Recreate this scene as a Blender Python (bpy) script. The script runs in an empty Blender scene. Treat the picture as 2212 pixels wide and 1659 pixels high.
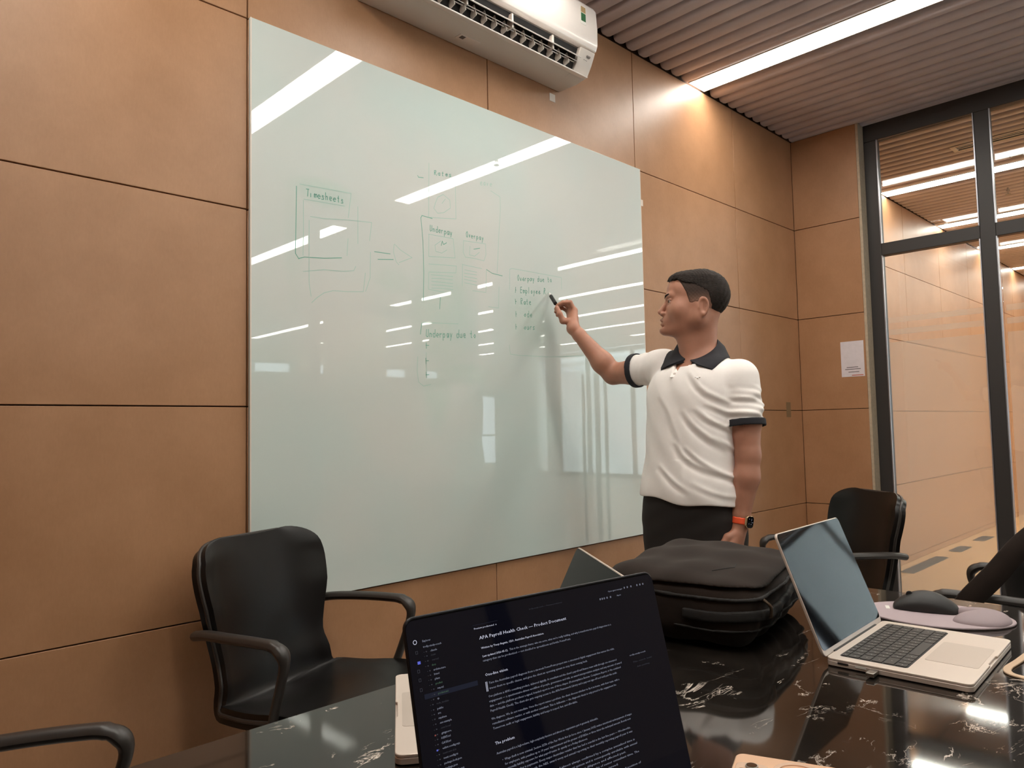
import bpy, bmesh, math, random
import numpy as np
from mathutils import Vector, Matrix

S = bpy.context.scene
COL = S.collection
CZ = 1.17            # eye height above the floor; heights in the tables below are measured from it

# ------------------------------------------------------------------ camera
cam = bpy.data.cameras.new('camera')
cam.sensor_fit = 'HORIZONTAL'
cam.sensor_width = 36.0
cam.lens = 36.0 * 1594.2555 / 2212.0
cam.clip_start = 0.02
co = bpy.data.objects.new('camera', cam)
COL.objects.link(co)
right = Vector((0.713406252891008, -0.700452734781063, -0.02043244169797231))
up = Vector((-0.028105671246164213, -0.05773556586102013, 0.9979362082210015))
fwd = Vector((0.7001868247687996, 0.7113596634420858, 0.06087560798668558))
M = Matrix((right, up, -fwd)).transposed().to_4x4()
M.translation = Vector((0, 0, CZ))
co.matrix_world = M
S.camera = co

# ------------------------------------------------------------------ world, exposure
W = bpy.data.worlds.new('World')
S.world = W
W.use_nodes = True
bg = W.node_tree.nodes['Background']
bg.inputs[0].default_value = (0.82, 0.89, 1.0, 1)
bg.inputs[1].default_value = 3.0
S.view_settings.view_transform = 'Standard'
S.view_settings.look = 'None'
S.view_settings.gamma = 1.0
S.view_settings.use_curve_mapping = False
S.view_settings.exposure = 0.82
S.cycles.max_bounces = 12
S.cycles.diffuse_bounces = 5
S.cycles.glossy_bounces = 6
S.cycles.transmission_bounces = 8
S.cycles.transparent_max_bounces = 12
S.cycles.caustics_reflective = False
S.cycles.caustics_refractive = False
LAMP = 15.0
LAMPC = (1.0, 0.95, 0.86)

# ------------------------------------------------------------------ materials
def lin(c):
    return tuple(((v / 255.0) / 12.92 if v / 255.0 <= 0.04045 else ((v / 255.0 + 0.055) / 1.055) ** 2.4) for v in c)

class N:
    """thin wrapper to write node graphs briefly"""
    def __init__(s, name):
        s.m = bpy.data.materials.new(name); s.m.use_nodes = True
        s.t = s.m.node_tree; s.b = s.t.nodes['Principled BSDF']; s.out = s.t.nodes['Material Output']
        s.tc = None
    def n(s, typ, **kw):
        x = s.t.nodes.new(typ)
        for k, v in kw.items():
            if k.startswith('i_'):
                x.inputs[k[2:].replace('_', ' ')].default_value = v
            else:
                setattr(x, k, v)
        return x
    def l(s, a, b): s.t.links.new(a, b)
    def obj(s):
        if s.tc is None: s.tc = s.n('ShaderNodeTexCoord')
        return s.tc.outputs['Object']
    def gen(s):
        if s.tc is None: s.tc = s.n('ShaderNodeTexCoord')
        return s.tc.outputs['Generated']
    def noise(s, scale, detail=3, rough=0.5, stretch=None, dist=0.0):
        x = s.n('ShaderNodeTexNoise'); x.inputs['Scale'].default_value = scale
        x.inputs['Detail'].default_value = detail; x.inputs['Roughness'].default_value = rough
        x.inputs['Distortion'].default_value = dist
        if stretch:
            mp = s.n('ShaderNodeMapping'); mp.inputs['Scale'].default_value = stretch
            s.l(s.obj(), mp.inputs[0]); s.l(mp.outputs[0], x.inputs['Vector'])
        else: s.l(s.obj(), x.inputs['Vector'])
        return x.outputs['Fac']
    def ramp(s, fac, stops):
        r = s.n('ShaderNodeValToRGB'); s.l(fac, r.inputs[0])
        e = r.color_ramp.elements
        while len(e) < len(stops): e.new(0.5)
        for el, (p, c) in zip(e, stops): el.position = p; el.color = (*c, 1)
        return r.outputs[0]
    def bump(s, h, strength=0.2, dist=0.001):
        b = s.n('ShaderNodeBump'); b.inputs['Strength'].default_value = strength; b.inputs['Distance'].default_value = dist
        s.l(h, b.inputs['Height']); s.l(b.outputs[0], s.b.inputs['Normal'])

def mat(name, c, rough=0.5, metal=0.0, var=0.0, vscale=8.0, bump=0.0, bscale=200.0, bd=0.0005, coat=0.0, coatr=0.05, sheen=0.0, spec=None, stretch=None, emit=None, es=0.0, sss=0.0):
    g = N(name); b = g.b; c = lin(c)
    b.inputs['Roughness'].default_value = rough; b.inputs['Metallic'].default_value = metal
    if spec is not None: b.inputs['Specular IOR Level'].default_value = spec
    if var > 0:
        a = tuple(max(0, v * (1 - var)) for v in c); d = tuple(min(1, v * (1 + var)) for v in c)
        g.l(g.ramp(g.noise(vscale, 5, 0.6, stretch), [(0.3, a), (0.7, d)]), b.inputs['Base Color'])
    else: b.inputs['Base Color'].default_value = (*c, 1)
    if bump > 0: g.bump(g.noise(bscale, 4, 0.6, stretch), bump, bd)
    if coat: b.inputs['Coat Weight'].default_value = coat; b.inputs['Coat Roughness'].default_value = coatr
    if sheen: b.inputs['Sheen Weight'].default_value = sheen
    if sss:
        b.inputs['Subsurface Weight'].default_value = sss
        b.inputs['Subsurface Radius'].default_value = (1.0, 0.35, 0.2); b.inputs['Subsurface Scale'].default_value = 0.006
    if emit: b.inputs['Emission Color'].default_value = (*lin(emit), 1); b.inputs['Emission Strength'].default_value = es
    return g.m

def wood_panel():
    g = N('beige laminate panel')
    f1 = g.noise(5, 5, 0.65, (1, 1, 1)); f2 = g.noise(160, 3, 0.7, (1, 1, 0.35))
    mx = g.n('ShaderNodeMath', operation='MULTIPLY_ADD'); g.l(f2, mx.inputs[0]); mx.inputs[1].default_value = 0.35; g.l(f1, mx.inputs[2])
    g.l(g.ramp(mx.outputs[0], [(0.45, lin((158, 115, 81))), (0.9, lin((172, 128, 94)))]), g.b.inputs['Base Color'])
    g.b.inputs['Roughness'].default_value = 0.42
    g.bump(f2, 0.12, 0.0006)
    return g.m

def floor_mat():
    g = N('pale oak floor')
    br = g.n('ShaderNodeTexBrick'); g.l(g.obj(), br.inputs['Vector'])
    br.inputs['Scale'].default_value = 1.0; br.inputs['Brick Width'].default_value = 1.2; br.inputs['Row Height'].default_value = 0.18
    br.inputs['Mortar Size'].default_value = 0.0015
    br.inputs['Color1'].default_value = (*lin((196, 156, 112)), 1); br.inputs['Color2'].default_value = (*lin((204, 164, 119)), 1)
    br.inputs['Mortar'].default_value = (*lin((150, 116, 80)), 1)
    nz = g.noise(3, 5, 0.6, (1, 8, 1))
    mx = g.n('ShaderNodeMixRGB', blend_type='MULTIPLY'); mx.inputs[0].default_value = 0.35
    g.l(br.outputs['Color'], mx.inputs[1]); g.l(g.ramp(nz, [(0.3, (0.7, 0.7, 0.7)), (0.7, (1, 1, 1))]), mx.inputs[2])
    g.l(mx.outputs[0], g.b.inputs['Base Color']); g.b.inputs['Roughness'].default_value = 0.3
    return g.m

def marble():
    g = N('black marble with white veins')
    # thin veins: ridged noise, masked so that they come in short bursts
    def vein(scale, width, seed, stretch=(1, 1, 1), dist=0.6):
        mp = g.n('ShaderNodeMapping'); mp.inputs['Location'].default_value = (seed, seed * 0.37, 0); mp.inputs['Scale'].default_value = stretch
        mp.inputs['Rotation'].default_value = (0, 0, 0.5)
        g.l(g.obj(), mp.inputs[0])
        nz = g.n('ShaderNodeTexNoise'); nz.inputs['Scale'].default_value = scale; nz.inputs['Detail'].default_value = 7; nz.inputs['Roughness'].default_value = 0.62
        nz.inputs['Distortion'].default_value = dist; g.l(mp.outputs[0], nz.inputs['Vector'])
        s1 = g.n('ShaderNodeMath', operation='SUBTRACT'); g.l(nz.outputs['Fac'], s1.inputs[0]); s1.inputs[1].default_value = 0.5
        s2 = g.n('ShaderNodeMath', operation='ABSOLUTE'); g.l(s1.outputs[0], s2.inputs[0])
        mr = g.n('ShaderNodeMapRange'); g.l(s2.outputs[0], mr.inputs[0]); mr.inputs[1].default_value = 0.0; mr.inputs[2].default_value = width
        mr.inputs[3].default_value = 1.0; mr.inputs[4].default_value = 0.0
        return mr.outputs[0]
    def mask(scale, lo, hi, seed):
        mp = g.n('ShaderNodeMapping'); mp.inputs['Location'].default_value = (seed, -seed, 3); g.l(g.obj(), mp.inputs[0])
        nz = g.n('ShaderNodeTexNoise'); nz.inputs['Scale'].default_value = scale; nz.inputs['Detail'].default_value = 4; g.l(mp.outputs[0], nz.inputs['Vector'])
        mr = g.n('ShaderNodeMapRange'); g.l(nz.outputs['Fac'], mr.inputs[0]); mr.inputs[1].default_value = lo; mr.inputs[2].default_value = hi
        return mr.outputs[0]
    def mul(a, b):
        m = g.n('ShaderNodeMath', operation='MULTIPLY'); g.l(a, m.inputs[0]); g.l(b, m.inputs[1]); return m.outputs[0]
    def mx(a, b):
        m = g.n('ShaderNodeMath', operation='MAXIMUM'); g.l(a, m.inputs[0]); g.l(b, m.inputs[1]); return m.outputs[0]
    v = mul(vein(7.0, 0.012, 3.1, (1, 1.8, 1)), mask(9, 0.60, 0.66, 1.0))
    v = mx(v, mul(vein(26.0, 0.035, 7.7, (1, 1.5, 1)), mask(16, 0.66, 0.70, 5.0)))
    v = mx(v, mul(vein(3.0, 0.006, 11.0, (1, 2.0, 1), 1.2), mask(5, 0.52, 0.62, 9.0)))
    base = g.ramp(g.noise(4, 6, 0.6), [(0.35, lin((20, 17, 15))), (0.75, lin((46, 41, 37)))])
    m = g.n('ShaderNodeMixRGB'); g.l(v, m.inputs[0]); g.l(base, m.inputs[1]); m.inputs[2].default_value = (*lin((222, 208, 196)), 1)
    g.l(m.outputs[0], g.b.inputs['Base Color'])
    g.b.inputs['Roughness'].default_value = 0.05; g.b.inputs['IOR'].default_value = 1.62
    return g.m

def board_mat():
    g = N('mint back painted glass')
    f = g.noise(1.6, 3, 0.5)
    base = g.ramp(f, [(0.35, lin((205, 207, 202))), (0.7, lin((192, 207, 203)))])
    tot = None
    for (x, z, rx, rz, a) in ((1.235, 1.955, .13, .05, .55), (1.735, 1.62, .16, .26, .40), (1.79, 1.84, .10, .10, .22), (2.20, 1.62, .16, .14, .38), (1.82, 1.385, .17, .05, .30), (1.70, 1.30, .07, .14, .30), (1.51, 1.70, .09, .05, .25), (1.13, 1.78, .04, .22, .2)):
        sb = g.n('ShaderNodeVectorMath', operation='SUBTRACT'); g.l(g.obj(), sb.inputs[0]); sb.inputs[1].default_value = (x, 2.1, z)
        ml = g.n('ShaderNodeVectorMath', operation='MULTIPLY'); g.l(sb.outputs[0], ml.inputs[0]); ml.inputs[1].default_value = (1 / rx, 0, 1 / rz)
        ln_ = g.n('ShaderNodeVectorMath', operation='LENGTH'); g.l(ml.outputs[0], ln_.inputs[0])
        mr = g.n('ShaderNodeMapRange', interpolation_type='SMOOTHSTEP'); g.l(ln_.outputs['Value'], mr.inputs[0]); mr.inputs[1].default_value = .35; mr.inputs[2].default_value = 1.25
        mr.inputs[3].default_value = a; mr.inputs[4].default_value = 0.0
        if tot is None: tot = mr.outputs[0]
        else:
            ad = g.n('ShaderNodeMath', operation='MAXIMUM'); g.l(tot, ad.inputs[0]); g.l(mr.outputs[0], ad.inputs[1]); tot = ad.outputs[0]
    sm_ = g.n('ShaderNodeMath', operation='MULTIPLY'); g.l(tot, sm_.inputs[0]); g.l(g.noise(9, 5, .7), sm_.inputs[1])
    mxs = g.n('ShaderNodeMixRGB'); g.l(sm_.outputs[0], mxs.inputs[0]); g.l(base, mxs.inputs[1]); mxs.inputs[2].default_value = (*lin((150, 196, 178)), 1)
    g.l(mxs.outputs[0], g.b.inputs['Base Color'])
    g.b.inputs['Roughness'].default_value = 0.5
    g.b.inputs['Specular IOR Level'].default_value = 0.1
    g.b.inputs['Coat Weight'].default_value = 1.0; g.b.inputs['Coat Roughness'].default_value = 0.012; g.b.inputs['Coat IOR'].default_value = 1.6
    w = g.noise(1.7, 1, 0.5)
    b = g.n('ShaderNodeBump'); b.inputs['Strength'].default_value = 1.0; b.inputs['Distance'].default_value = 0.0004
    g.l(w, b.inputs['Height']); g.l(b.outputs[0], g.b.inputs['Coat Normal'])
    return g.m

def glass_mat(name, tint=(0.93, 0.96, 0.95)):
    g = N(name); g.t.nodes.remove(g.b)
    tr = g.n('ShaderNodeBsdfTransparent'); tr.inputs[0].default_value = (*tint, 1)
    gl = g.n('ShaderNodeBsdfGlossy'); gl.inputs['Roughness'].default_value = 0.01
    fr = g.n('ShaderNodeFresnel'); fr.inputs[0].default_value = 1.45
    mx = g.n('ShaderNodeMixShader'); g.l(fr.outputs[0], mx.inputs[0]); g.l(tr.outputs[0], mx.inputs[1]); g.l(gl.outputs[0], mx.inputs[2])
    g.l(mx.outputs[0], g.out.inputs[0]); return g.m

def film_mat():
    g = N('frosted privacy film'); g.t.nodes.remove(g.b)
    tr = g.n('ShaderNodeBsdfTransparent'); tr.inputs[0].default_value = (0.95, 0.95, 0.93, 1)
    rf = g.n('ShaderNodeBsdfRefraction'); rf.inputs['IOR'].default_value = 1.0; rf.inputs['Roughness'].default_value = 0.5
    rf.inputs[0].default_value = (0.95, 0.94, 0.92, 1)
    tl = g.n('ShaderNodeBsdfTranslucent'); tl.inputs[0].default_value = (0.85, 0.84, 0.82, 1)
    m1 = g.n('ShaderNodeMixShader'); m1.inputs[0].default_value = 0.38; g.l(tr.outputs[0], m1.inputs[1]); g.l(rf.outputs[0], m1.inputs[2])
    m2 = g.n('ShaderNodeMixShader'); m2.inputs[0].default_value = 0.12; g.l(m1.outputs[0], m2.inputs[1]); g.l(tl.outputs[0], m2.inputs[2])
    g.l(m2.outputs[0], g.out.inputs[0]); return g.m

def emis(name, c, s):
    g = N(name); g.t.nodes.remove(g.b)
    e = g.n('ShaderNodeEmission'); e.inputs[0].default_value = (*c, 1); e.inputs[1].default_value = s
    g.l(e.outputs[0], g.out.inputs[0]); return g.m

MT = dict(
    panel=wood_panel(), floor=floor_mat(), marble=marble(), board=board_mat(),
    backing=mat('dark joint backing', (70, 48, 34), 0.9),
    slat=mat('taupe ceiling slat', (200, 192, 196), 0.75, var=0.06, vscale=3, bump=0.1),
    void=mat('dark ceiling void', (48, 42, 39), 0.95),
    frame=mat('charcoal powder coated metal', (46, 43, 42), 0.45, metal=0.0, bump=0.05),
    alu=mat('satin aluminium bead', (170, 172, 180), 0.3, metal=0.9),
    reveal=mat('pale stone reveal', (178, 162, 140), 0.5, var=0.12, vscale=60),
    glass=glass_mat('clear partition glass'), film=film_mat(),
    lamp=emis('warm lamp diffuser', LAMPC, LAMP),
    white=mat('white gloss plastic', (226, 218, 212), 0.18, coat=0.5),
    white2=mat('white matt plastic', (206, 198, 190), 0.4, bump=0.03),
    grey=mat('grey plastic', (120, 114, 110), 0.4),
    dark=mat('dark recess', (22, 20, 20), 0.7),
    leather=mat('black leatherette', (13, 10, 9), 0.33, bump=0.10, bscale=420, bd=0.0003, spec=0.32),
    armm=mat('black satin armrest', (48, 43, 40), 0.38, bump=0.05),
    chrome=mat('dark chromed steel', (90, 88, 88), 0.25, metal=1.0),
    silver=mat('silver anodised aluminium', (212, 198, 187), 0.4, metal=0.3),
    silver2=mat('smooth aluminium trackpad', (194, 180, 169), 0.35, metal=0.3),
    lidglass=mat('black display glass', (5, 5, 8), 0.04, spec=0.09),
    keycap=mat('black keycap', (46, 42, 40), 0.5),
    keywell=mat('black keyboard well', (14, 13, 13), 0.6),
    legend=mat('grey key legend', (205, 200, 195), 0.6),
    peach=mat('peach phone glass', (226, 186, 156), 0.22, coat=0.6),
    peach2=mat('pale peach metal', (232, 200, 176), 0.25, metal=0.3),
    lens=mat('black camera lens', (10, 10, 14), 0.05, coat=1.0),
    pad=mat('lilac grey fabric mouse pad', (170, 154, 158), 0.9, bump=0.25, bscale=900, bd=0.0003),
    gel=mat('lilac grey gel cushion', (150, 134, 138), 0.65, bump=0.06, bscale=700),
    mouse=mat('matt black rubberised plastic', (26, 25, 25), 0.5, bump=0.03),
    nylon=mat('dark brown black nylon', (36, 27, 22), 0.9, spec=0.2, var=0.2, vscale=16, bump=0.3, bscale=1100, bd=0.0003, sheen=0.06),
    nylon2=mat('black nylon webbing', (22, 19, 18), 0.8, bump=0.4, bscale=700, bd=0.0005),
    zipm=mat('dark metal zip', (120, 104, 90), 0.35, metal=0.9),
    cord=mat('beige woven cord', (196, 168, 140), 0.7, bump=0.3, bscale=900),
    skin=mat('skin', (172, 121, 99), 0.5, var=0.07, vscale=22, bump=0.1, bscale=500, bd=0.0003, sss=0.12),
    shirt=mat('white cotton pique', (240, 234, 231), 0.85, var=0.02, vscale=30, bump=0.25, bscale=1300, bd=0.0003, sheen=0.1),
    trim=mat('navy black ribbed knit', (28, 27, 34), 0.85, bump=0.3, bscale=900, bd=0.0004),
    pants=mat('dark brown black trousers', (30, 24, 22), 0.85, var=0.1, vscale=18, bump=0.2, bscale=900, bd=0.0003),
    hair=mat('dark brown hair', (32, 23, 18), 0.7, spec=0.25, var=0.45, vscale=120, bump=0.9, bscale=260, bd=0.004, stretch=(0.5, 0.5, 1.3)),
    stubble=mat('clipped side hair over skin', (74, 54, 45), 0.7, var=0.35, vscale=300, bump=0.3, bscale=900),
    eyew=mat('eye white', (205, 192, 184), 0.2), iris=mat('dark iris', (26, 18, 14), 0.1),
    lip=mat('lip skin', (150, 92, 80), 0.45),
    orange=mat('orange rubber watch strap', (244, 92, 52), 0.5),
    gold=mat('pale gold watch case', (190, 164, 132), 0.25, metal=0.9),
    paper=mat('white printed paper', (214, 206, 210), 0.6, var=0.05, vscale=30),
    ink=mat('grey print ink', (92, 84, 84), 0.7),
    redtape=mat('orange red print', (190, 96, 70), 0.7),
    marker_ink=mat('green dry erase ink', (158, 192, 180), 0.7),
    marker_dark=mat('dark green dry erase ink', (108, 164, 146), 0.7),
    tape=mat('white masking tape', (214, 202, 190), 0.6),
    greytape=mat('brown grey tape', (126, 102, 74), 0.6),
    green=mat('green sticker print', (52, 100, 66), 0.4), goldp=mat('gold sticker print', (168, 140, 100), 0.4),
    whitep=mat('white sticker print', (225, 222, 215), 0.4),
    steel=mat('brushed steel', (160, 156, 150), 0.3, metal=1.0),
    scr=mat('dark editor screen', (4, 4, 8), 0.04, spec=0.3, emit=(8, 9, 20), es=0.35),
)
def T(name, c, s): MT[name] = emis(name, lin(c), s)
T('tx_white', (214, 216, 235), 0.5); T('tx_body', (176, 180, 200), 0.32); T('tx_dim', (112, 112, 122), 0.16)
T('tx_green', (120, 160, 130), 0.22); T('tx_blue', (110, 120, 235), 0.4); T('tx_red', (200, 110, 100), 0.25); T('tx_sel', (46, 48, 62), 0.3)

def fade_mat():
    g = N('clipped side hair fading into skin')
    sp = g.n('ShaderNodeSeparateXYZ'); g.l(g.obj(), sp.inputs[0])
    mr = g.n('ShaderNodeMapRange'); g.l(sp.outputs[2], mr.inputs[0]); mr.inputs[1].default_value = 1.575; mr.inputs[2].default_value = 1.665
    nz = g.noise(500, 3, .7); ad = g.n('ShaderNodeMath', operation='MULTIPLY_ADD'); g.l(nz, ad.inputs[0]); ad.inputs[1].default_value = .5; g.l(mr.outputs[0], ad.inputs[2])
    g.l(g.ramp(ad.outputs[0], [(.25, lin((146, 104, 87))), (.7, lin((98, 74, 63))), (1.0, lin((58, 46, 40)))]), g.b.inputs['Base Color'])
    g.b.inputs['Roughness'].default_value = .75; g.b.inputs['Specular IOR Level'].default_value = .2; g.bump(nz, .4, .0006)
    return g.m
MT['stubble'] = fade_mat()
MT['darkalu'] = mat('near black anodised aluminium', (34, 34, 38), 0.4, metal=0.6)
MT['taupe'] = mat('taupe daylight blocking panel', (158, 148, 136), 0.5)
MT['bounce_carpet'] = mat('light grey carpet', (176, 172, 168), 0.95, var=0.08, vscale=40, bump=0.3)
# ------------------------------------------------------------------ mesh helpers
class MB:
    def __init__(s): s.v = []; s.f = []
    def add(s, vs, fs):
        o = len(s.v); s.v += [tuple(v) for v in vs]; s.f += [tuple(i + o for i in f) for f in fs]; return s
    def box(s, a, b, m=None):
        x0, y0, z0 = a; x1, y1, z1 = b
        vs = [Vector(p) for p in ((x0, y0, z0), (x1, y0, z0), (x1, y1, z0), (x0, y1, z0), (x0, y0, z1), (x1, y0, z1), (x1, y1, z1), (x0, y1, z1))]
        if m: vs = [m @ v for v in vs]
        return s.add(vs, [(0, 3, 2, 1), (4, 5, 6, 7), (0, 1, 5, 4), (1, 2, 6, 5), (2, 3, 7, 6), (3, 0, 4, 7)])
    def prism(s, pts, z0, z1, m=None):
        n = len(pts)
        vs = [Vector((p[0], p[1], z0)) for p in pts] + [Vector((p[0], p[1], z1)) for p in pts]
        if m: vs = [m @ v for v in vs]
        fs = [tuple(range(n - 1, -1, -1)), tuple(range(n, 2 * n))] + [(i, (i + 1) % n, n + (i + 1) % n, n + i) for i in range(n)]
        return s.add(vs, fs)
    def loft(s, rings, closed=True, cap0=True, cap1=True):
        n = len(rings[0]); o = []
        for r in rings: o += list(r)
        fs = []
        for k in range(len(rings) - 1):
            for i in range(n if closed else n - 1):
                j = (i + 1) % n
                fs.append((k * n + i, k * n + j, (k + 1) * n + j, (k + 1) * n + i))
        if closed and cap0: fs.append(tuple(range(n - 1, -1, -1)))
        if closed and cap1: fs.append(tuple((len(rings) - 1) * n + i for i in range(n)))
        return s.add(o, fs)
    def tube(s, path, r, n=12, flat=1.0, upv=(0, 0, 1), caps=True):
        path = [Vector(p) for p in path]
        rr = r if hasattr(r, '__len__') else [r] * len(path)
        rings = []; prev = None
        for i, p in enumerate(path):
            t = (path[min(i + 1, len(path) - 1)] - path[max(i - 1, 0)]).normalized()
            a = prev if prev is not None else Vector(upv)
            a = a - t * a.dot(t)
            if a.length < 1e-4: a = Vector((1, 0, 0)) - t * t.x
            a.normalize(); prev = a; b = t.cross(a)
            rings.append([p + (a * math.cos(q) * flat + b * math.sin(q)) * rr[i] for q in [2 * math.pi * k / n for k in range(n)]])
        return s.loft(rings, True, caps, caps)
    def sphere(s, c, r, n=12, m=8):
        c = Vector(c); r = r if hasattr(r, '__len__') else (r, r, r); vs = []; fs = []
        vs.append(c + Vector((0, 0, -r[2])))
        for i in range(1, m):
            a = -math.pi / 2 + math.pi * i / m
            for j in range(n):
                b = 2 * math.pi * j / n
                vs.append(c + Vector((math.cos(a) * math.cos(b) * r[0], math.cos(a) * math.sin(b) * r[1], math.sin(a) * r[2])))
        vs.append(c + Vector((0, 0, r[2]))); L = len(vs) - 1
        for j in range(n):
            fs.append((0, 1 + (j + 1) % n, 1 + j)); fs.append((L, L - n + j, L - n + (j + 1) % n))
        for i in range(m - 2):
            for j in range(n):
                k = 1 + i * n
                fs.append((k + j, k + (j + 1) % n, k + n + (j + 1) % n, k + n + j))
        return s.add(vs, fs)
    def cyl(s, a, b, r, n=20, r2=None):
        a = Vector(a); b = Vector(b); t = (b - a).normalized(); x = t.orthogonal().normalized(); y = t.cross(x); r2 = r if r2 is None else r2
        R0 = [a + (x * math.cos(q) + y * math.sin(q)) * r for q in [2 * math.pi * k / n for k in range(n)]]
        R1 = [b + (x * math.cos(q) + y * math.sin(q)) * r2 for q in [2 * math.pi * k / n for k in range(n)]]
        return s.loft([R0, R1])
    def mesh(s, name, angle=35):
        me = bpy.data.meshes.new(name); me.from_pydata(s.v, [], s.f); me.update()
        bm = bmesh.new(); bm.from_mesh(me); bmesh.ops.recalc_face_normals(bm, faces=bm.faces); bm.to_mesh(me); bm.free()
        if angle:
            me.polygons.foreach_set('use_smooth', [True] * len(me.polygons))
            try: me.set_sharp_from_angle(angle=math.radians(angle))
            except Exception: pass
        return me
    def build(s, name, m, parent=None, world=True, bevel=0, seg=2, angle=35):
        return link(name, s.mesh(name, angle), m, parent, world, bevel, seg)

def link(name, me, m, parent=None, world=True, bevel=0, seg=2):
    if m is not None:
        me.materials.clear(); me.materials.append(MT[m] if isinstance(m, str) else m)
    o = bpy.data.objects.new(name, me); COL.objects.link(o)
    if parent is not None:
        o.parent = parent
        if world and parent.type == 'EMPTY': o.matrix_parent_inverse = parent.matrix_basis.inverted()
    if bevel:
        b = o.modifiers.new('bevel', 'BEVEL'); b.width = bevel; b.segments = seg; b.limit_method = 'ANGLE'; b.angle_limit = math.radians(40)
        b.harden_normals = False
    return o

def tag(o, label=None, cat=None, group=None, kind=None):
    if label: o['label'] = label
    if cat: o['category'] = cat
    if group: o['group'] = group
    if kind: o['kind'] = kind
    return o
def thing(name, label, cat, loc=(0, 0, 0), rz=0.0, group=None, kind=None):
    o = bpy.data.objects.new(name, None); COL.objects.link(o); o.empty_display_size = 0.05
    o.location = loc; o.rotation_euler = (0, 0, rz)
    o.matrix_basis = Matrix.Translation(Vector(loc)) @ Matrix.Rotation(rz, 4, 'Z')
    return tag(o, label, cat, group, kind)
def dup(root, loc, rz, label, group=None):
    r = root.copy(); COL.objects.link(r); r.location = loc; r.rotation_euler = (0, 0, rz); r['label'] = label
    if group: r['group'] = group
    def rec(a, b):
        for ch in list(a.children):
            c = ch.copy(); COL.objects.link(c); c.parent = b; rec(ch, c)
    rec(root, r)
    return r
def P(x, y, z): return Vector((x, y, z + CZ))
def rrect(w, d, r, n=5, cx=0, cy=0):
    o = []
    for (sx, sy, a0) in ((1, 1, 0), (-1, 1, 90), (-1, -1, 180), (1, -1, 270)):
        for k in range(n + 1):
            a = math.radians(a0 + 90 * k / n)
            o.append((cx + sx * (w / 2 - r) + r * math.cos(a), cy + sy * (d / 2 - r) + r * math.sin(a)))
    return o
def bez(pts, n=8):
    """Catmull-Rom through the points"""
    p = [Vector(q) for q in pts]; p = [p[0] * 2 - p[1]] + p + [p[-1] * 2 - p[-2]]; o = []
    for i in range(1, len(p) - 2):
        for k in range(n):
            t = k / n
            o.append(0.5 * ((2 * p[i]) + (p[i + 1] - p[i - 1]) * t + (2 * p[i - 1] - 5 * p[i] + 4 * p[i + 1] - p[i + 2]) * t * t + (3 * p[i] - p[i - 1] - 3 * p[i + 1] + p[i + 2]) * t ** 3))
    o.append(p[-2]); return o

# ================================================================== THE SETTING
CEIL = 1.886 + CZ
XE = 4.773                       # inner face of the end wall
YW = 2.13                        # inner face of the board wall
YP = -1.15                       # inner face of the partition behind the camera
ZJ = [0.0, 0.05, 0.65, 1.253, 1.853, 2.453, CEIL]
G = 0.0018

# board wall: a dark backing with separate laminate panels, joints recessed
def struct(name, mb, m, label=None, **k):
    o = mb.build(name, m, **k); o['kind'] = 'structure'
    if label: o['label'] = label
    return o
wl = struct('wall_left', MB().box((-1.4, YW + .014, 0), (14, YW + .13, CEIL + .1)), 'backing')
def panel(parent, a, b, name='panel'):
    return MB().box(a, b).build(name, 'panel', parent, bevel=0.0012, seg=1)
XJ = [-1.018, -.018, .982, 1.992, 2.99, 3.99, XE]
for i in range(len(XJ) - 1):
    for j in range(len(ZJ) - 1):
        panel(wl, (XJ[i] + G, YW, ZJ[j] + G), (XJ[i + 1] - G, YW + .0139, ZJ[j + 1] - G))
XN = [4.95, 5.95, 6.95, 7.95, 8.95, 9.95, 10.95, 11.95, 12.95, 13.95]
for i in range(len(XN) - 1):
    for j in range(len(ZJ) - 1):
        panel(wl, (XN[i] + G, YW, ZJ[j] + G), (XN[i + 1] - G, YW + .0139, ZJ[j + 1] - G))

# end wall: a short panelled return, then the glazed partition
we = struct('wall_end', MB().box((XE + .014, 1.70, 0), (XE + .15, YW + .02, CEIL + .1)), 'backing')
for j in range(len(ZJ) - 1):
    panel(we, (XE, 1.7105, ZJ[j] + G), (XE + .0139, YW - .001, ZJ[j + 1] - G))
MB().box((XE + .0005, 1.694, 0), (XE + .16, 1.7098, CEIL)).build('reveal', 'reveal', we, bevel=.001)

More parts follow.
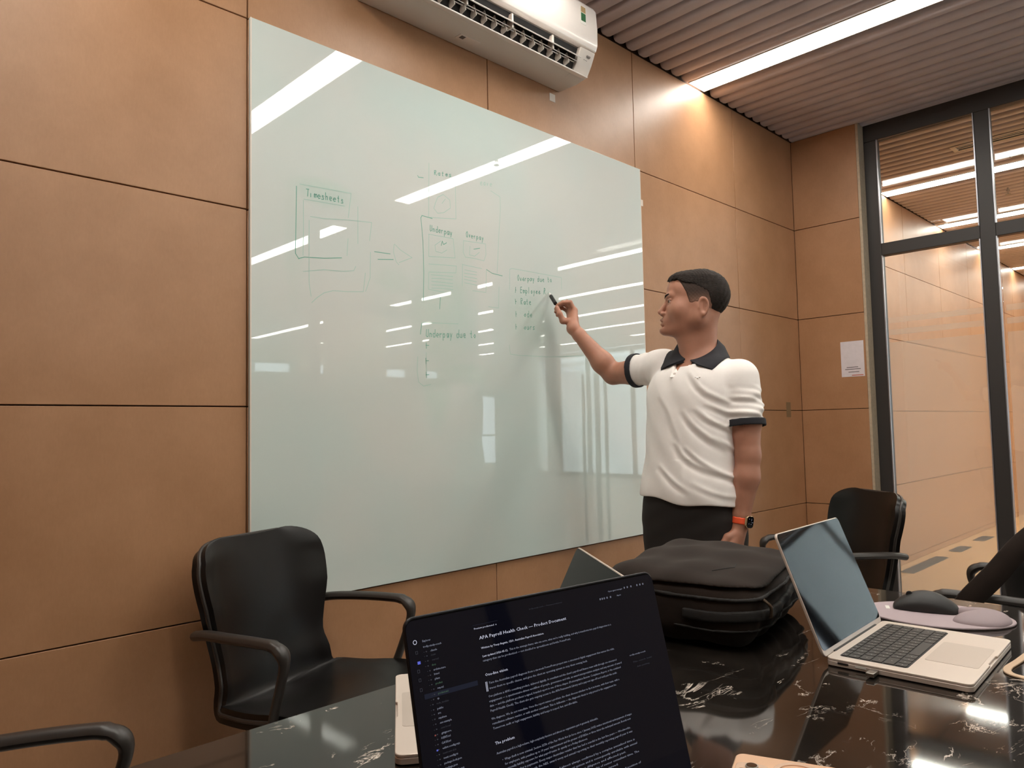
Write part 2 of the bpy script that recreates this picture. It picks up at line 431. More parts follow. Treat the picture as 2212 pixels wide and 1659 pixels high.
# glazed end partition (door and side lights)
FX0, FX1 = XE + .085, XE + .145
gp = thing('window_1', None, None, (XE + .115, .4, 0), kind='structure')
gp['label'] = 'black framed glass partition at the end of the room with frosted lower film'
def fr(a, b, name='frame_bar', m='frame', parent=None, bev=.003): return MB().box(a, b).build(name, m, parent or gp, bevel=bev)
ZH = 1.775 + CZ; ZT0, ZT1 = 1.035 + CZ, 1.112 + CZ; ZB = .12
posts = [(1.618, 1.694), (1.005, 1.082), (-.26, -.14), (-.95, -.87)]
fr((FX0, -1.15, ZH), (FX1, 1.694, CEIL), 'head_rail')
for y0, y1 in posts: fr((FX0, y0, 0), (FX1, y1, ZH), 'post')
bays = [(1.082, 1.618), (-.14, 1.005), (-.87, -.26)]
for k, (y0, y1) in enumerate(bays):
    fr((FX0, y0, ZT0), (FX1, y1, ZT1), 'transom')
    if k != 1: fr((FX0, y0, 0), (FX1, y1, ZB), 'bottom_rail')
    XG = (FX0 + FX1) / 2
    MB().box((XG - .004, y0, ZT1), (XG + .004, y1, ZH)).build('glass_pane', 'glass', gp)
    for z0, z1 in ((ZT1, ZH), (ZB, ZT0)):
        for yy in (y0, y1 - .006):
            MB().box((FX0 - .004, yy, z0), (FX0 + .01, yy + .006, z1)).build('glazing_bead', 'alu', gp)
    if k == 1: continue
    MB().box((XG - .004, y0, ZB), (XG + .004, y1, ZT0)).build('glass_pane', 'glass', gp)
def film(y0, y1, x, parent):
    MB().box((x, y0, ZB), (x + .0006, y1, .49 + CZ)).build('privacy_film', 'film', parent)
    for q in range(2):
        MB().box((x, y0, (.535 + q * .075) + CZ), (x + .0006, y1, (.57 + q * .075) + CZ)).build('film_stripe', 'film', parent)
film(1.09, 1.61, XG + .006, gp); film(-.86, -.27, XG + .006, gp)
# the glass door in the middle bay, with long pull handles on both faces
dr = thing('door_1', None, None, (XG, .43, 0), kind='structure'); dr['label'] = 'frameless glass door with tall bar handle in the end partition'
MB().box((XG - .005, -.13, .03), (XG + .005, .995, ZT0 - .006)).build('door_leaf', 'glass', dr)
film(-.12, .985, XG + .007, dr)
MB().box((XG - .02, -.13, .005), (XG + .02, .995, .1)).build('door_rail', 'steel', dr, bevel=.002)
for yy in (.18, .33, .42):
    h = MB().cyl((XG - .05, yy, .22), (XG - .05, yy, 1.62), .014 if yy != .33 else .022)
    h.build('door_handle', 'steel', dr)
    b = MB()
    for zz in (.35, 1.5): b.cyl((XG - .05, yy, zz), (XG, yy, zz), .008, 10)
    b.build('handle_bracket', 'steel', dr)

# floor, other walls
fl_ = struct('floor', MB().box((-1.4, -10, -.06), (14, YW + .1, -.004)), 'floor')
MB().box((XE + .15, -10, -.004), (14, YW + .1, 0)).build('corridor_planks', 'floor', fl_)
MB().box((-1.4, -10, -.004), (XE + .15, YW + .1, 0)).build('bounce_carpet', 'bounce_carpet', fl_)  # unseen pale floor layer, added to bounce cooler light up to the ceiling
wb = struct('wall_back', MB().box((-1.4, YP - .12, 0), (-1.2, YW + .02, CEIL + .1)), 'backing')
for j in range(len(ZJ) - 1):
    for y0 in (-1.15, -.15, .85, 1.49):
        y1 = {-1.15: -.15, -.15: .85, .85: 1.49, 1.49: YW}[y0]
        panel(wb, (-1.2, y0 + G, ZJ[j] + G), (-1.186, y1 - G, ZJ[j + 1] - G))
struct('wall_far', MB().box((13.95, -2.0, 0), (14.1, YW, CEIL)), 'panel')
wf = thing('window_4', None, None, (14, -6, 0), kind='structure'); wf['label'] = 'daylight glazing at the far end of the office'
f = MB()
for k in range(7): f.box((13.97, -10 + k * 1.32, 0), (14.05, -9.92 + k * 1.32, CEIL))
f.box((13.97, -10, 0), (14.05, -2, .08)).box((13.97, -10, CEIL - .1), (14.05, -2, CEIL))
f.build('window_frame', 'frame', wf); MB().box((14.0, -10, .08), (14.008, -2, CEIL - .1)).build('window_glass', 'glass', wf)
# partition behind the table: glazing above added opaque panels that block daylight, beyond it the open office
g2 = thing('window_2', None, None, (1.8, YP - .06, 0), kind='structure')
g2['label'] = 'black framed glass partition along the near side of the room'
fr((-1.2, YP - .12, ZH), (XE + .15, YP - .06, CEIL), 'head_rail', parent=g2)
px = [-1.2, 0.35, 1.42, 2.46, 3.06, 4.12, 4.6]
for i, x in enumerate(px):
    fr((x, YP - .12, 0), (x + (.08 if i < 6 else .3), YP - .06, ZH), 'post', parent=g2)
    if i < 6:
        x0, x1 = x + .08, px[i + 1]
        fr((x0, YP - .12, ZT0), (x1, YP - .06, ZT1), 'transom', parent=g2)
        fr((x0, YP - .12, 0), (x1, YP - .06, ZB), 'bottom_rail', parent=g2)
        MB().box((x0, YP - .094, ZB), (x1, YP - .086, ZH)).build('glass_pane', 'glass', g2)
        MB().box((x0, YP - .105, ZB), (x1, YP - .075, .49 + CZ)).build('blocking_panel', 'taupe', g2)  # opaque sheet added to keep bright daylight out of the screen reflections
# outer wall of the office: columns, spandrel and windows on the daylight side
ow = struct('wall_near', MB().box((-1.4, -10.2, 0), (14, -10, .25)).box((-1.4, -10.2, 2.7), (14, -10, CEIL)), 'reveal')
for x in (-1.4, 1.6, 4.6, 7.6, 10.6, 13.6):
    MB().box((x, -10.2, .25), (x + .4, -9.9, 2.7)).build('column', 'reveal', ow)
MB().box((5.6, -5.4, 0), (6.45, -5.0, CEIL)).build('column', 'reveal', ow, bevel=.004)
for x in (-1, 2, 5, 8, 11):
    w = thing('window_3', None, None, (x + 1.3, -10.1, .25), kind='structure')
    f = MB()
    for xx in (x, x + .84, x + 1.7, x + 2.54): f.box((xx, -10.13, .25), (xx + .06, -10.07, 2.7))
    f.box((x, -10.13, .25), (x + 2.6, -10.07, .31)).box((x, -10.13, 2.64), (x + 2.6, -10.07, 2.7)).box((x, -10.13, 1.0), (x + 2.6, -10.07, 1.05))
    f.build('window_frame', 'frame', w)
    MB().box((x + .02, -10.105, .28), (x + 2.58, -10.1, 2.68)).build('window_glass', 'glass', w)
sw = struct('wall_side', MB().box((-1.5, -10, 0), (-1.4, YW, CEIL)), 'reveal')

# ceiling: dark void above, one rounded slat every 10 cm, lamps set between
LX = [.45, 1.97, 3.59]                       # this room
LXN = [6.5, 8.03, 9.53, 11.03, 12.5]         # rooms beyond
void = struct('ceiling', MB().box((-1.5, -10.2, CEIL + .055), (14.1, YW + .13, CEIL + .12)), 'void')
def slat_mesh(y0, y1):
    w, h = .037, .052; pr = [(-w, h), (-w, .016), (-w * .86, .006), (-w * .55, 0.0), (w * .55, 0.0), (w * .86, .006), (w, .016), (w, h)]
    mb = MB()
    R = []
    for y, s in ((y0, .9), (y0 + .01, 1.0), (y1 - .012, 1.0), (y1, .86)):
        R.append([Vector((a * s, y, b + (0 if s == 1 else .004))) for a, b in pr])
    mb.loft(R)
    return mb.mesh('slat', 50)
sm_room = slat_mesh(YP - .05, YW - .004); sm_next = slat_mesh(-10, YW - .004); sm_off = slat_mesh(-10, YP - .13)
def slats(me, x0, x1, skip):
    x = x0
    while x < x1:
        if not any(abs(x - s) < .115 for s in skip):
            o = link('slat', me, 'slat', void); o.location = (x, 0, CEIL)
        x += .1
slats(sm_room, -1.13, XE + .02, LX)
slats(sm_next, 4.97, 13.9, LXN)
slats(sm_off, -1.33, 4.9, LX)
# wood head over the glazed walls so that light does not leak over them
MB().box((XE + .05, -10, CEIL - .002), (XE + .2, YW, CEIL + .06)).build('bulkhead', 'slat', void)
MB().box((-1.2, YP - .14, CEIL - .002), (XE + .2, YP - .04, CEIL + .06)).build('bulkhead', 'slat', void)

# ceiling lamps: a channel and a diffuser each
def strip(x, y0, y1, label, group=None):
    t = thing('ceiling_light', label, 'ceiling light', (x, (y0 + y1) / 2, CEIL), group=group)
    MB().box((x - .082, y0, CEIL + .004), (x - .0765, y1, CEIL + .05)).box((x + .0765, y0, CEIL + .004), (x + .082, y1, CEIL + .05)) \
        .box((x - .082, y0, CEIL + .03), (x + .082, y1, CEIL + .05)).box((x - .082, y0, CEIL + .004), (x + .082, y0 + .004, CEIL + .05)).build('channel', 'white2', t)
    MB().box((x - .0755, y0 + .005, CEIL + .006), (x + .0755, y1, CEIL + .02)).build('diffuser', 'lamp', t)
strip(LX[2], -.68, YW - .006, 'long warm ceiling strip light right of the air conditioner')
strip(LX[1], -.68, YW - .006, 'warm ceiling strip light above the air conditioner, mirrored in the top left of the board')
strip(LX[0], -.68, YW - .006, 'unseen warm ceiling strip added to light the left wall panels')  # out of view, added for lighting at the spacing of the others
for x, w_ in zip(LX, ('left of', 'in line with', 'right of')):
    strip(x, -4.4, -1.42, 'near office ceiling strip behind the room, %s the air conditioner, board mirrored' % w_)
    strip(x, -9.6, -5.4, 'far office ceiling strip behind the room, %s the air conditioner' % w_)
nm = ['nearest warm ceiling strip in the next room seen through the glass partition', 'second warm ceiling strip beyond the glass partition', 'third warm ceiling strip beyond the glass partition, just under its transom', 'fourth warm ceiling strip beyond the glass partition', 'farthest warm ceiling strip beyond the glass partition']
for x, s in zip(LXN, nm):
    strip(x, -4.9, YW - .006, s); strip(x, -9.6, -6.0, 'far strip in line with the ' + s.split(' warm')[0] + ' strip of the next room')

# linear air diffuser, smoke detector and sprinklers
v = thing('ceiling_vent', 'slim white slot air vent in the next room ceiling behind glass', 'air vent', (5.75, .6, CEIL))
MB().box((5.69, -.2, CEIL - .008), (5.71, 1.42, CEIL + .0)).box((5.80, -.2, CEIL - .008), (5.82, 1.42, CEIL)).box((5.71, 1.39, CEIL - .008), (5.80, 1.42, CEIL)).box((5.71, -.2, CEIL - .008), (5.80, -.17, CEIL)).build('vent_frame', 'white2', v, bevel=.002)
for k in range(2): MB().box((5.725 + k * .035, -.17, CEIL - .007), (5.737 + k * .035, 1.39, CEIL - .001)).build('slat', 'white2', v)
MB().box((5.71, -.17, CEIL - .001), (5.80, 1.39, CEIL + .0)).build('dark_slot', 'dark', v)
d = thing('smoke_detector', 'round dark smoke detector on the next room ceiling, right of the slot vent', 'smoke detector', (6.21, 1.13, CEIL))
MB().cyl((6.21, 1.13, CEIL + .01), (6.21, 1.13, CEIL - .02), .05, 24, .042).build('body', 'grey', d, bevel=.003)
def sprinkler(x, y, label):
    t = thing('sprinkler', label, 'sprinkler', (x, y, CEIL))
    MB().cyl((x, y, CEIL + .03), (x, y, CEIL - .025), .007, 10).build('stem', 'steel', t)
    MB().cyl((x, y, CEIL - .055), (x, y, CEIL - .058), .022, 16).build('deflector', 'steel', t)
    MB().tube([(x - .012, y, CEIL - .025), (x - .016, y, CEIL - .04), (x - .004, y, CEIL - .055)], .002, 6).tube([(x + .012, y, CEIL - .025), (x + .016, y, CEIL - .04), (x + .004, y, CEIL - .055)], .002, 6) \
        .cyl((x, y, CEIL - .02), (x, y, CEIL - .028), .014, 12).build('yoke', 'steel', t)
sprinkler(3.47, .60, 'small fire sprinkler beside the long strip light, mirrored in the board')
sprinkler(7.07, 1.36, 'small pendant fire sprinkler on the next room ceiling below the smoke detector')

# dark covers in the corridor floor
for k, (x0, x1) in enumerate(((6.2, 7.1), (7.45, 7.80), (8.25, 8.6))):
    lab = ['long dark floor cover nearest the glass partition', 'short dark floor cover between the other two', 'short dark floor cover farthest from the glass partition'][k]
    t = thing('floor_grille', lab, 'floor cover', (x0, 2.02, 0))
    MB().box((x0, 1.95, .0), (x1, 2.05, .004)).build('plate', 'dark', t)
    b = MB()
    for q in range(int((x1 - x0) / .05)): b.box((x0 + .01 + q * .05, 1.957, .004), (x0 + .035 + q * .05, 2.043, .0055))
    b.build('rib', 'keycap', t)

# ================================================================== AIR CONDITIONER
ax0, ax1 = 1.375, 2.43
ac = thing('air_conditioner', 'white wall mounted split air conditioner above the glass board', 'air conditioner', ((ax0 + ax1) / 2, YW, 1.5 + CZ))
def prof(pts, x0, x1, name, m, bev=.004, parent=None, ends=1.0):
    R = [[Vector((x, YW - a, b + CZ)) for a, b in pts] for x in (x0, x1)]
    return MB().loft(R).build(name, m, parent or ac, bevel=bev, seg=3)
# casing (distance from wall, height)
prof([(0, 1.50), (.10, 1.497), (.150, 1.508), (.150, 1.56), (.19, 1.60), (.19, 1.795), (.0, 1.80)], ax0, ax1, 'body', 'white2', .006)
prof([(.191, 1.598), (.215, 1.600), (.226, 1.625), (.228, 1.70), (.222, 1.775), (.205, 1.80), (.191, 1.80)], ax0 - .002, ax1 + .002, 'front_panel', 'white', .006)
# end cheeks of the outlet
for x0, x1 in ((ax0, ax0 + .04), (ax1 - .095, ax1)):
    prof([(.10, 1.4975), (.165, 1.508), (.19, 1.55), (.212, 1.598), (.14, 1.598)], x0, x1, 'outlet_cheek', 'white2', .004)
prof([(.152, 1.512), (.156, 1.512), (.192, 1.594), (.188, 1.598)], ax0 + .04, ax1 - .095, 'air_outlet', 'dark', 0)
# long louvre at the lower lip, inner flap above it, and the upright vanes with their tie rods
def flap(a0, b0, a1, b1, x0, x1, name, th=.004):
    d = Vector((a1 - a0, b1 - b0)).normalized(); n = Vector((-d.y, d.x)) * th / 2
    prof([(a0 + n.x, b0 + n.y), (a1 + n.x, b1 + n.y), (a1 - n.x, b1 - n.y), (a0 - n.x, b0 - n.y)], x0, x1, name, 'white', .001)
flap(.150, 1.506, .182, 1.497, ax0 + .03, ax1 - .02, 'lower_lip', .005)
flap(.176, 1.575, .216, 1.545, ax0 + .05, ax1 - .10, 'louvre', .005)
flap(.172, 1.555, .196, 1.535, ax0 + .05, ax1 - .10, 'louvre', .003)
for k in range(17):
    x = ax0 + .075 + k * .0515
    MB().box((x, 0, 0), (x + .003, .03, .045), Matrix.Translation((0, YW - .196, 1.515 + CZ)) @ Matrix.Rotation(-.25, 4, 'X')).build('vane', 'white2', ac)
for k in range(4):
    x = ax0 + .10 + k * .23
    MB().box((x, YW - .206, 1.53 + CZ), (x + .008, YW - .17, 1.588 + CZ)).build('louvre_bracket', 'white2', ac, bevel=.002)
MB().tube([(ax0 + .06, YW - .182, 1.535 + CZ), (ax1 - .11, YW - .182, 1.535 + CZ)], .0022, 8).build('tie_rod', 'white', ac)
MB().box((ax1 - .048, YW - .207, 1.57 + CZ), (ax1 - .028, YW - .2, 1.576 + CZ)).build('logo_plate', 'grey', ac)
for k in range(3): MB().cyl((ax1 - .06 + k * .008, YW - .196, 1.556 + CZ), (ax1 - .06 + k * .008, YW - .2, 1.556 + CZ), .0012, 8).build('indicator', 'grey', ac)
MB().box((1.78, YW - .085, 1.4955 + CZ), (1.88, YW - .05, 1.4975 + CZ)).build('data_label', 'white', ac)
MB().box((1.79, YW - .08, 1.495 + CZ), (1.81, YW - .06, 1.4957 + CZ)).build('label_print', 'ink', ac)
st = MB().box((2.318, YW - .2287, 1.685 + CZ), (2.352, YW - .2278, 1.762 + CZ)).build('energy_label', 'whitep', ac)
MB().box((2.320, YW - .2290, 1.735 + CZ), (2.350, YW - .2287, 1.760 + CZ)).build('printed_band', 'goldp', st)
MB().box((2.320, YW - .2290, 1.698 + CZ), (2.350, YW - .2287, 1.732 + CZ)).build('printed_band', 'green', st)

# small bits stuck on the wall
def stuck(name, m, label, cat, a, b): return tag(MB().box(a, b).build(name, m, bevel=.0004), label, cat)
stuck('tape_piece', 'tape', 'small torn piece of white tape on the wall under the air conditioner', 'tape', (2.365, YW - .0012, 1.445 + CZ), (2.402, YW - .0001, 1.48 + CZ))
stuck('tape_piece', 'tape', 'tiny white tape bit at the upper right edge of the glass board', 'tape', (3.022, YW - .0012, 1.105 + CZ), (3.047, YW - .0001, 1.137 + CZ))
stuck('tape_piece', 'greytape', 'brown grey tape patch on the wall beside the corner, over a panel joint', 'tape', (4.545, YW - .0012, .04 + CZ), (4.605, YW - .0001, .135 + CZ))
# notice on the short end wall
nt = tag(MB().box((XE - .0015, 1.722, .285 + CZ), (XE - .0003, 1.863, .508 + CZ)).build('notice', 'paper'), 'white A5 notice taped to the end wall left of the glass', 'notice')
MB().box((XE - .0022, 1.745, .33 + CZ), (XE - .0015, 1.84, .334 + CZ)).box((XE - .0022, 1.76, .342 + CZ), (XE - .0015, 1.83, .346 + CZ)).build('print_line', 'ink', nt)
MB().box((XE - .0022, 1.755, .312 + CZ), (XE - .0015, 1.82, .316 + CZ)).build('print_line', 'ink', nt)
MB().box((XE - .0022, 1.73, .291 + CZ), (XE - .0015, 1.80, .296 + CZ)).build('print_line', 'redtape', nt)

# ================================================================== GLASS BOARD
YB = YW - .014
wbx = thing('glass_whiteboard', 'large mint green glass board on the panelled wall with faint green writing', 'whiteboard', (2.0, YW, .655))
MB().box((.985, YB, -.516 + CZ), (3.012, YW - .002, 1.284 + CZ)).build('glass_sheet', 'board', wbx, bevel=.0015)
for x in (.985, 3.008): MB().box((x, YB - .0004, -.516 + CZ), (x + .004, YB, 1.284 + CZ)).build('polished_edge', 'tape', wbx)

# ================================================================== TABLE
TT = -.42 + CZ
tb = thing('meeting_table', 'long black marble topped meeting table with white veins', 'table', (.5, .37, 0))
MB().box((-.9, -.32, TT - .03), (1.97, 1.04, TT)).build('tabletop', 'marble', tb, bevel=.002)
MB().box((-.86, -.1, TT - .07), (1.9, .80, TT - .031)).build('apron', 'frame', tb, bevel=.002)
for x in (-.55, 1.55):
    MB().box((x - .04, 0.05, .03), (x + .04, .67, TT - .07)).build('leg', 'frame', tb, bevel=.004)
    MB().box((x - .06, -.15, 0), (x + .06, .87, .03)).build('foot', 'frame', tb, bevel=.004)

# ================================================================== CHAIRS
def chair_proto(label, loc, rz, group=None):
    t = thing('meeting_chair', label, 'chair', loc, rz, group)
    # one continuous shell: profile (forward y, height z, half width)
    prof = [(.235, .425, .19), (.225, .45, .225), (.15, .472, .238), (.05, .47, .24), (-.06, .458, .234), (-.155, .460, .222), (-.192, .485, .206), (-.205, .54, .197),
            (-.22, .59, .19), (-.235, .66, .205), (-.25, .73, .222), (-.266, .80, .229), (-.276, .842, .222), (-.282, .866, .202), (-.285, .880, .165), (-.286, .887, .105)]
    pp = bez([Vector(p) for p in prof], 3)
    ns = 17; rings = []
    for i, p in enumerate(pp):
        f = i / (len(pp) - 1)
        row = []
        for k in range(ns):
            s = -1 + 2 * k / (ns - 1); e = abs(s) ** 2.6
            seat = max(0, 1 - max(0, (i / len(pp)) - .30) / .15)
            row.append(Vector((s * p.z, p.x + (1 - seat) * e * .05 * min(1, p.z / .222) ** 4, p.y + seat * e * .028)))
        rings.append(row)
    def sheet(rs, off_dir, name, m, th):
        mb = MB(); mb.loft(rs, closed=False); me = mb.mesh(name, 0)
        me.polygons.foreach_set('use_smooth', [True] * len(me.polygons))
        o = link(name, me, m, t, world=False)
        sd = o.modifiers.new('thick', 'SOLIDIFY'); sd.thickness = th; sd.offset = off_dir
        bv = o.modifiers.new('round', 'BEVEL'); bv.width = min(th * .42, .011); bv.segments = 3; bv.limit_method = 'ANGLE'; bv.angle_limit = math.radians(50)
        return o
    sheet(rings, 0, 'seat_shell', 'leather', .036)
    # welt along the rim
    rim = [r[0] for r in rings] + rings[-1][1:-1] + [r[-1] for r in reversed(rings)]
    MB().tube(rim, .0055, 8).build('piping', 'armm', t, world=False)
    for s in (-1, 1):
        # arm: starts at the shell side, runs forward level, thick knuckle, drops back to the seat
        pth = bez([(s * .222, -.235, .665), (s * .236, -.18, .675), (s * .250, -.09, .68), (s * .256, .01, .682), (s * .256, .065, .678), (s * .255, .09, .65), (s * .252, .075, .59), (s * .246, .05, .52), (s * .235, .03, .46)], 6)
        rr = []
        for i in range(len(pth)):
            f = i / (len(pth) - 1)
            rr.append(.0150 + .006 * math.exp(-((f - .56) / .07) ** 2) + (.002 if f < .5 else -.001))
        MB().tube(pth, rr, 12, flat=.75).build('armrest', 'armm', t, world=False)
    MB().cyl((0, 0, .33), (0, 0, .43), .06, 20, .09).box((-.12, -.12, .405), (.12, .12, .425)).build('seat_plate', 'frame', t, world=False, bevel=.003)
    MB().cyl((0, 0, .09), (0, 0, .40), .026, 20).build('gas_column', 'chrome', t, world=False)
    MB().cyl((0, 0, .065), (0, 0, .12), .045, 20, .035).build('hub', 'frame', t, world=False)
    for k in range(5):
        a = math.radians(90 + 72 * k); c, sn = math.cos(a), math.sin(a)
        l = MB().tube([(c * .03, sn * .03, .095), (c * .16, sn * .16, .082), (c * .29, sn * .29, .065)], [.02, .017, .012], 10).build('leg', 'frame', t, world=False)
        MB().cyl((c * .29 - sn * .018, sn * .29 + c * .018, .027), (c * .29 + sn * .018, sn * .29 - c * .018, .027), .027, 16).build('caster', 'dark', l, world=False)
    return t
CHG = 'black shell armchairs around the meeting table'
ch = chair_proto('black shell armchair by the wall at left, under the lower left corner of the board', (1.04, 1.77, 0), math.radians(-107.5 + 90 + 180) + math.radians(0), CHG)
def aim(o, ang): o.rotation_euler = (0, 0, math.radians(ang - 90))
aim(ch, -71)
for (x, y, a, lab) in ((.211, 1.20, -32, 'black armchair cut off by the lower left corner, only its arm showing'),
                       (2.93, 1.285, 143, 'black armchair in the far corner behind the open silver laptop'),
                       (2.61, .62, 93, 'black armchair at the right edge beyond the mouse pad, holding a bag')):
    c = dup(ch, (x, y, 0), 0, lab, CHG); aim(c, a)

tg = MB().box((-.022, -.003, -.012), (.022, .0, .012), Matrix.Translation((-.19, .20, .418)) @ Matrix.Rotation(.5, 4, 'Y')).build('care_tag', 'redtape', ch, world=False)

# ================================================================== LAPTOPS
def laptop(name, label, loc, rz, w, d, lean, keys=True, body='silver', ll=None):
    """hinge centre at loc; user side is local -y"""
    t = thing(name, label, 'laptop', loc, rz, 'open laptops on the table')
    ll = ll or d; hb = .0145
    o1 = rrect(w, d, .011, 6, 0, -d / 2)
    notch = [(-.031, -d), (-.028, -d + .0032), (.028, -d + .0032), (.031, -d)]
    i0 = next(i for i in range(len(o1)) if o1[i][1] < -d + 1e-6 and o1[(i + 1) % len(o1)][1] < -d + 1e-6 and o1[(i + 1) % len(o1)][0] > o1[i][0])
    o2 = o1[:i0 + 1] + notch + o1[i0 + 1:]
    MB().prism(o1, .0015, .0100).prism(o2, .0100, hb).build('base', body, t, world=False, bevel=.0010)
    f = MB()
    for sx in (-1, 1):
        for sy in (.12, .88): f.cyl((sx * w * .42, -d * sy, 0), (sx * w * .42, -d * sy, .002), .008, 12)
    f.build('rubber_feet', 'dark', t, world=False)
    kb = MB().prism(rrect(w * .865, d * .49, .006, 4, 0, -d * .315), hb - .0004, hb + .0003).build('keyboard', 'keywell', t, world=False)
    tp = MB().prism(rrect(w * .43, d * .36, .006, 4, 0, -d * .775), hb - .0004, hb + .00035).build('trackpad', 'silver2', t, world=False)
    if keys:
        kw, kd = w * .865 - .004, d * .49 - .003; x0 = -kw / 2; y0 = -d * .315 + kd / 2
        rows = [(.62, [1.0] * 14), (1, [1] * 13 + [1.45]), (1, [1.45] + [1] * 13), (1, [1.72] + [1] * 11 + [1.72]), (1, [2.22] + [1] * 10 + [2.22]), (1.02, [1, 1, 1, 1.22, 5.2, 1.22, 1, 1, 1, 1])]
        th = sum(r[0] for r in rows); y = y0
        mesh_cache = {}
        for r, (rh, ks) in enumerate(rows):
            hgt = kd * rh / th; tw = sum(ks); x = x0
            for i, k in enumerate(ks):
                ww = kw * k / tw; key = (round(ww, 4), round(hgt, 4))
                if key not in mesh_cache:
                    mesh_cache[key] = MB().prism(rrect(ww - .0026, hgt - .0026, .0014, 2), 0, .0011).mesh('key', 30)
                o = link('key', mesh_cache[key], 'keycap', kb, world=False); o.location = (x + ww / 2, y - hgt / 2, hb + .0003)
                x += ww
            y -= hgt
        lg = MB(); rnd = random.Random(3); y = y0
        for r, (rh, ks) in enumerate(rows):
            hgt = kd * rh / th; tw = sum(ks); x = x0
            for k in ks:
                ww = kw * k / tw
                if k < 3:
                    cx, cy = x + ww / 2, y - hgt / 2; q = .0013
                    for _ in range(2):
                        dx, dy = rnd.uniform(-.0012, .0012), rnd.uniform(-.0012, .0012)
                        if rnd.random() < .5: lg.box((cx + dx - q, cy + dy - .0002, hb + .00142), (cx + dx + q, cy + dy + .0002, hb + .00147))
                        else: lg.box((cx + dx - .0002, cy + dy - q, hb + .00142), (cx + dx + .0002, cy + dy + q, hb + .00147))
                x += ww
            y -= hgt
        lg.build('key_legend', 'legend', kb, world=False, angle=0)
        # ports on the left flank, one plug in use
        MB().prism(rrect(.018, .0035, .001, 3), 0, .0004, Matrix.Translation((-w / 2 - .0002, -d * .13, .008)) @ Matrix.Rotation(-math.pi / 2, 4, 'Y') @ Matrix.Rotation(math.pi / 2, 4, 'Z')).build('port', 'dark', t, world=False)
        MB().box((-w / 2 - .0008, -d * .30, .0055), (-w / 2, -d * .22, .0100)).build('port_light', 'whitep', t, world=False, bevel=.0005)
        pl = MB().box((-w / 2 - .026, -d * .39, .003), (-w / 2 + .001, -d * .33, .0095)).build('usb_receiver', 'steel', t, world=False, bevel=.001)
    # lid
    A = Matrix.Translation((0, .001, hb - .002)) @ Matrix.Rotation(-lean, 4, 'X')      # +z runs up the lid, -y is the display side
    R90 = Matrix.Rotation(math.radians(90), 4, 'X')
    lid = MB().prism(rrect(w, ll, .011, 6, 0, ll / 2), -.0048, -.0002, A @ R90).build('lid', body, t, world=False, bevel=.001)
    MB().prism(rrect(w - .004, ll - .012, .009, 6, 0, ll / 2 + .004), -.0001, .0004, A @ R90).build('display', 'lidglass', lid, world=False)
    MB().cyl((-w * .36, .001, hb - .003), (w * .36, .001, hb - .003), .0042, 14).build('hinge', 'keywell', t, world=False)
    return t, A, lid

# (1) the laptop in front: dark editor screen
lap, A1, lid1 = laptop('laptop', 'open laptop in the foreground, dark screen full of text', (.57, .4874, TT), math.radians(-7.19), .335, .238, math.radians(14.02), keys=False, body='darkalu', ll=.242)
# (2) silver laptop at right
lap3, _, _ = laptop('laptop', 'open silver laptop at right with black keyboard, beside the lilac mouse pad', (1.454, .5635, TT), math.radians(2.4), .3126, .2212, math.radians(21.2))
# (3) laptop behind the front one
lap2, _, _ = laptop('laptop', 'open silver laptop half hidden behind the foreground screen, facing left', (.827, .786, TT), math.radians(234.3), .3126, .2212, math.radians(25.5), keys=False)

# screen content, laid out in screen metres: s from the left edge, t down from the top edge
sc_ = MB().prism(rrect(.333, .222, .008, 6, 0, .238 / 2 + .0085), .0004, .00055, A1 @ Matrix.Rotation(math.radians(90), 4, 'X')).build('screen', 'scr', lap, world=False)
def on_screen(s, t): return A1 @ Vector((s - .335 / 2, -.00075, .2438 - t))
def text_obj(items, name, m, offs=0.0):
    """items: (string, s, t, target width, cap height)"""
    vs, fs = [], []
    for (txt, s, t, wd, h) in items:
        cu = bpy.data.curves.new('t', 'FONT'); cu.body = txt; cu.size = 1.0; cu.resolution_u = 1
        ob = bpy.data.objects.new('t', cu); COL.objects.link(ob)
        dg = bpy.context.evaluated_depsgraph_get(); me = bpy.data.meshes.new_from_object(ob.evaluated_get(dg))
        if len(me.vertices):
            c = np.empty(len(me.vertices) * 3); me.vertices.foreach_get('co', c); c = c.reshape(-1, 3)
            sx = wd / max(c[:, 0].max(), 1e-6) if wd else h / .7; sz = h / .7
            b = len(vs)
            for q in c: vs.append(tuple(on_screen(s + q[0] * sx, t - q[1] * sz)))
            for p in me.polygons: fs.append(tuple(b + i for i in p.vertices))
        bpy.data.meshes.remove(me); bpy.data.objects.remove(ob); bpy.data.curves.remove(cu)
    me = bpy.data.meshes.new(name); me.from_pydata(vs, [], fs); me.update()
    return link(name, me, m, sc_, world=False)
def rect_obj(rs, name, m, off=0.0):
    mb = MB()
    for (s0, t0, s1, t1) in rs:
        a = [on_screen(s0, t0), on_screen(s1, t0), on_screen(s1, t1), on_screen(s0, t1)]
        nrm = A1.to_3x3() @ Vector((0, -1, 0))
        mb.add([p + nrm * off for p in a] + [p + nrm * (off - .0002) for p in a], [(0, 1, 2, 3), (7, 6, 5, 4), (0, 4, 5, 1), (1, 5, 6, 2), (2, 6, 7, 3), (3, 7, 4, 0)])
    return mb.build(name, m, sc_, world=False, angle=0)
H_, B_ = .0026, .00205
text_obj([('APA Payroll Health Check \u2014 Product Document', .0791, .0347, .1128, .0031)], 'heading_text', 'tx_white')
text_obj([('One-line vision', .0794, .0689, .0272, H_), ('The problem', .0793, .1303, .0229, H_)], 'heading_text', 'tx_white')
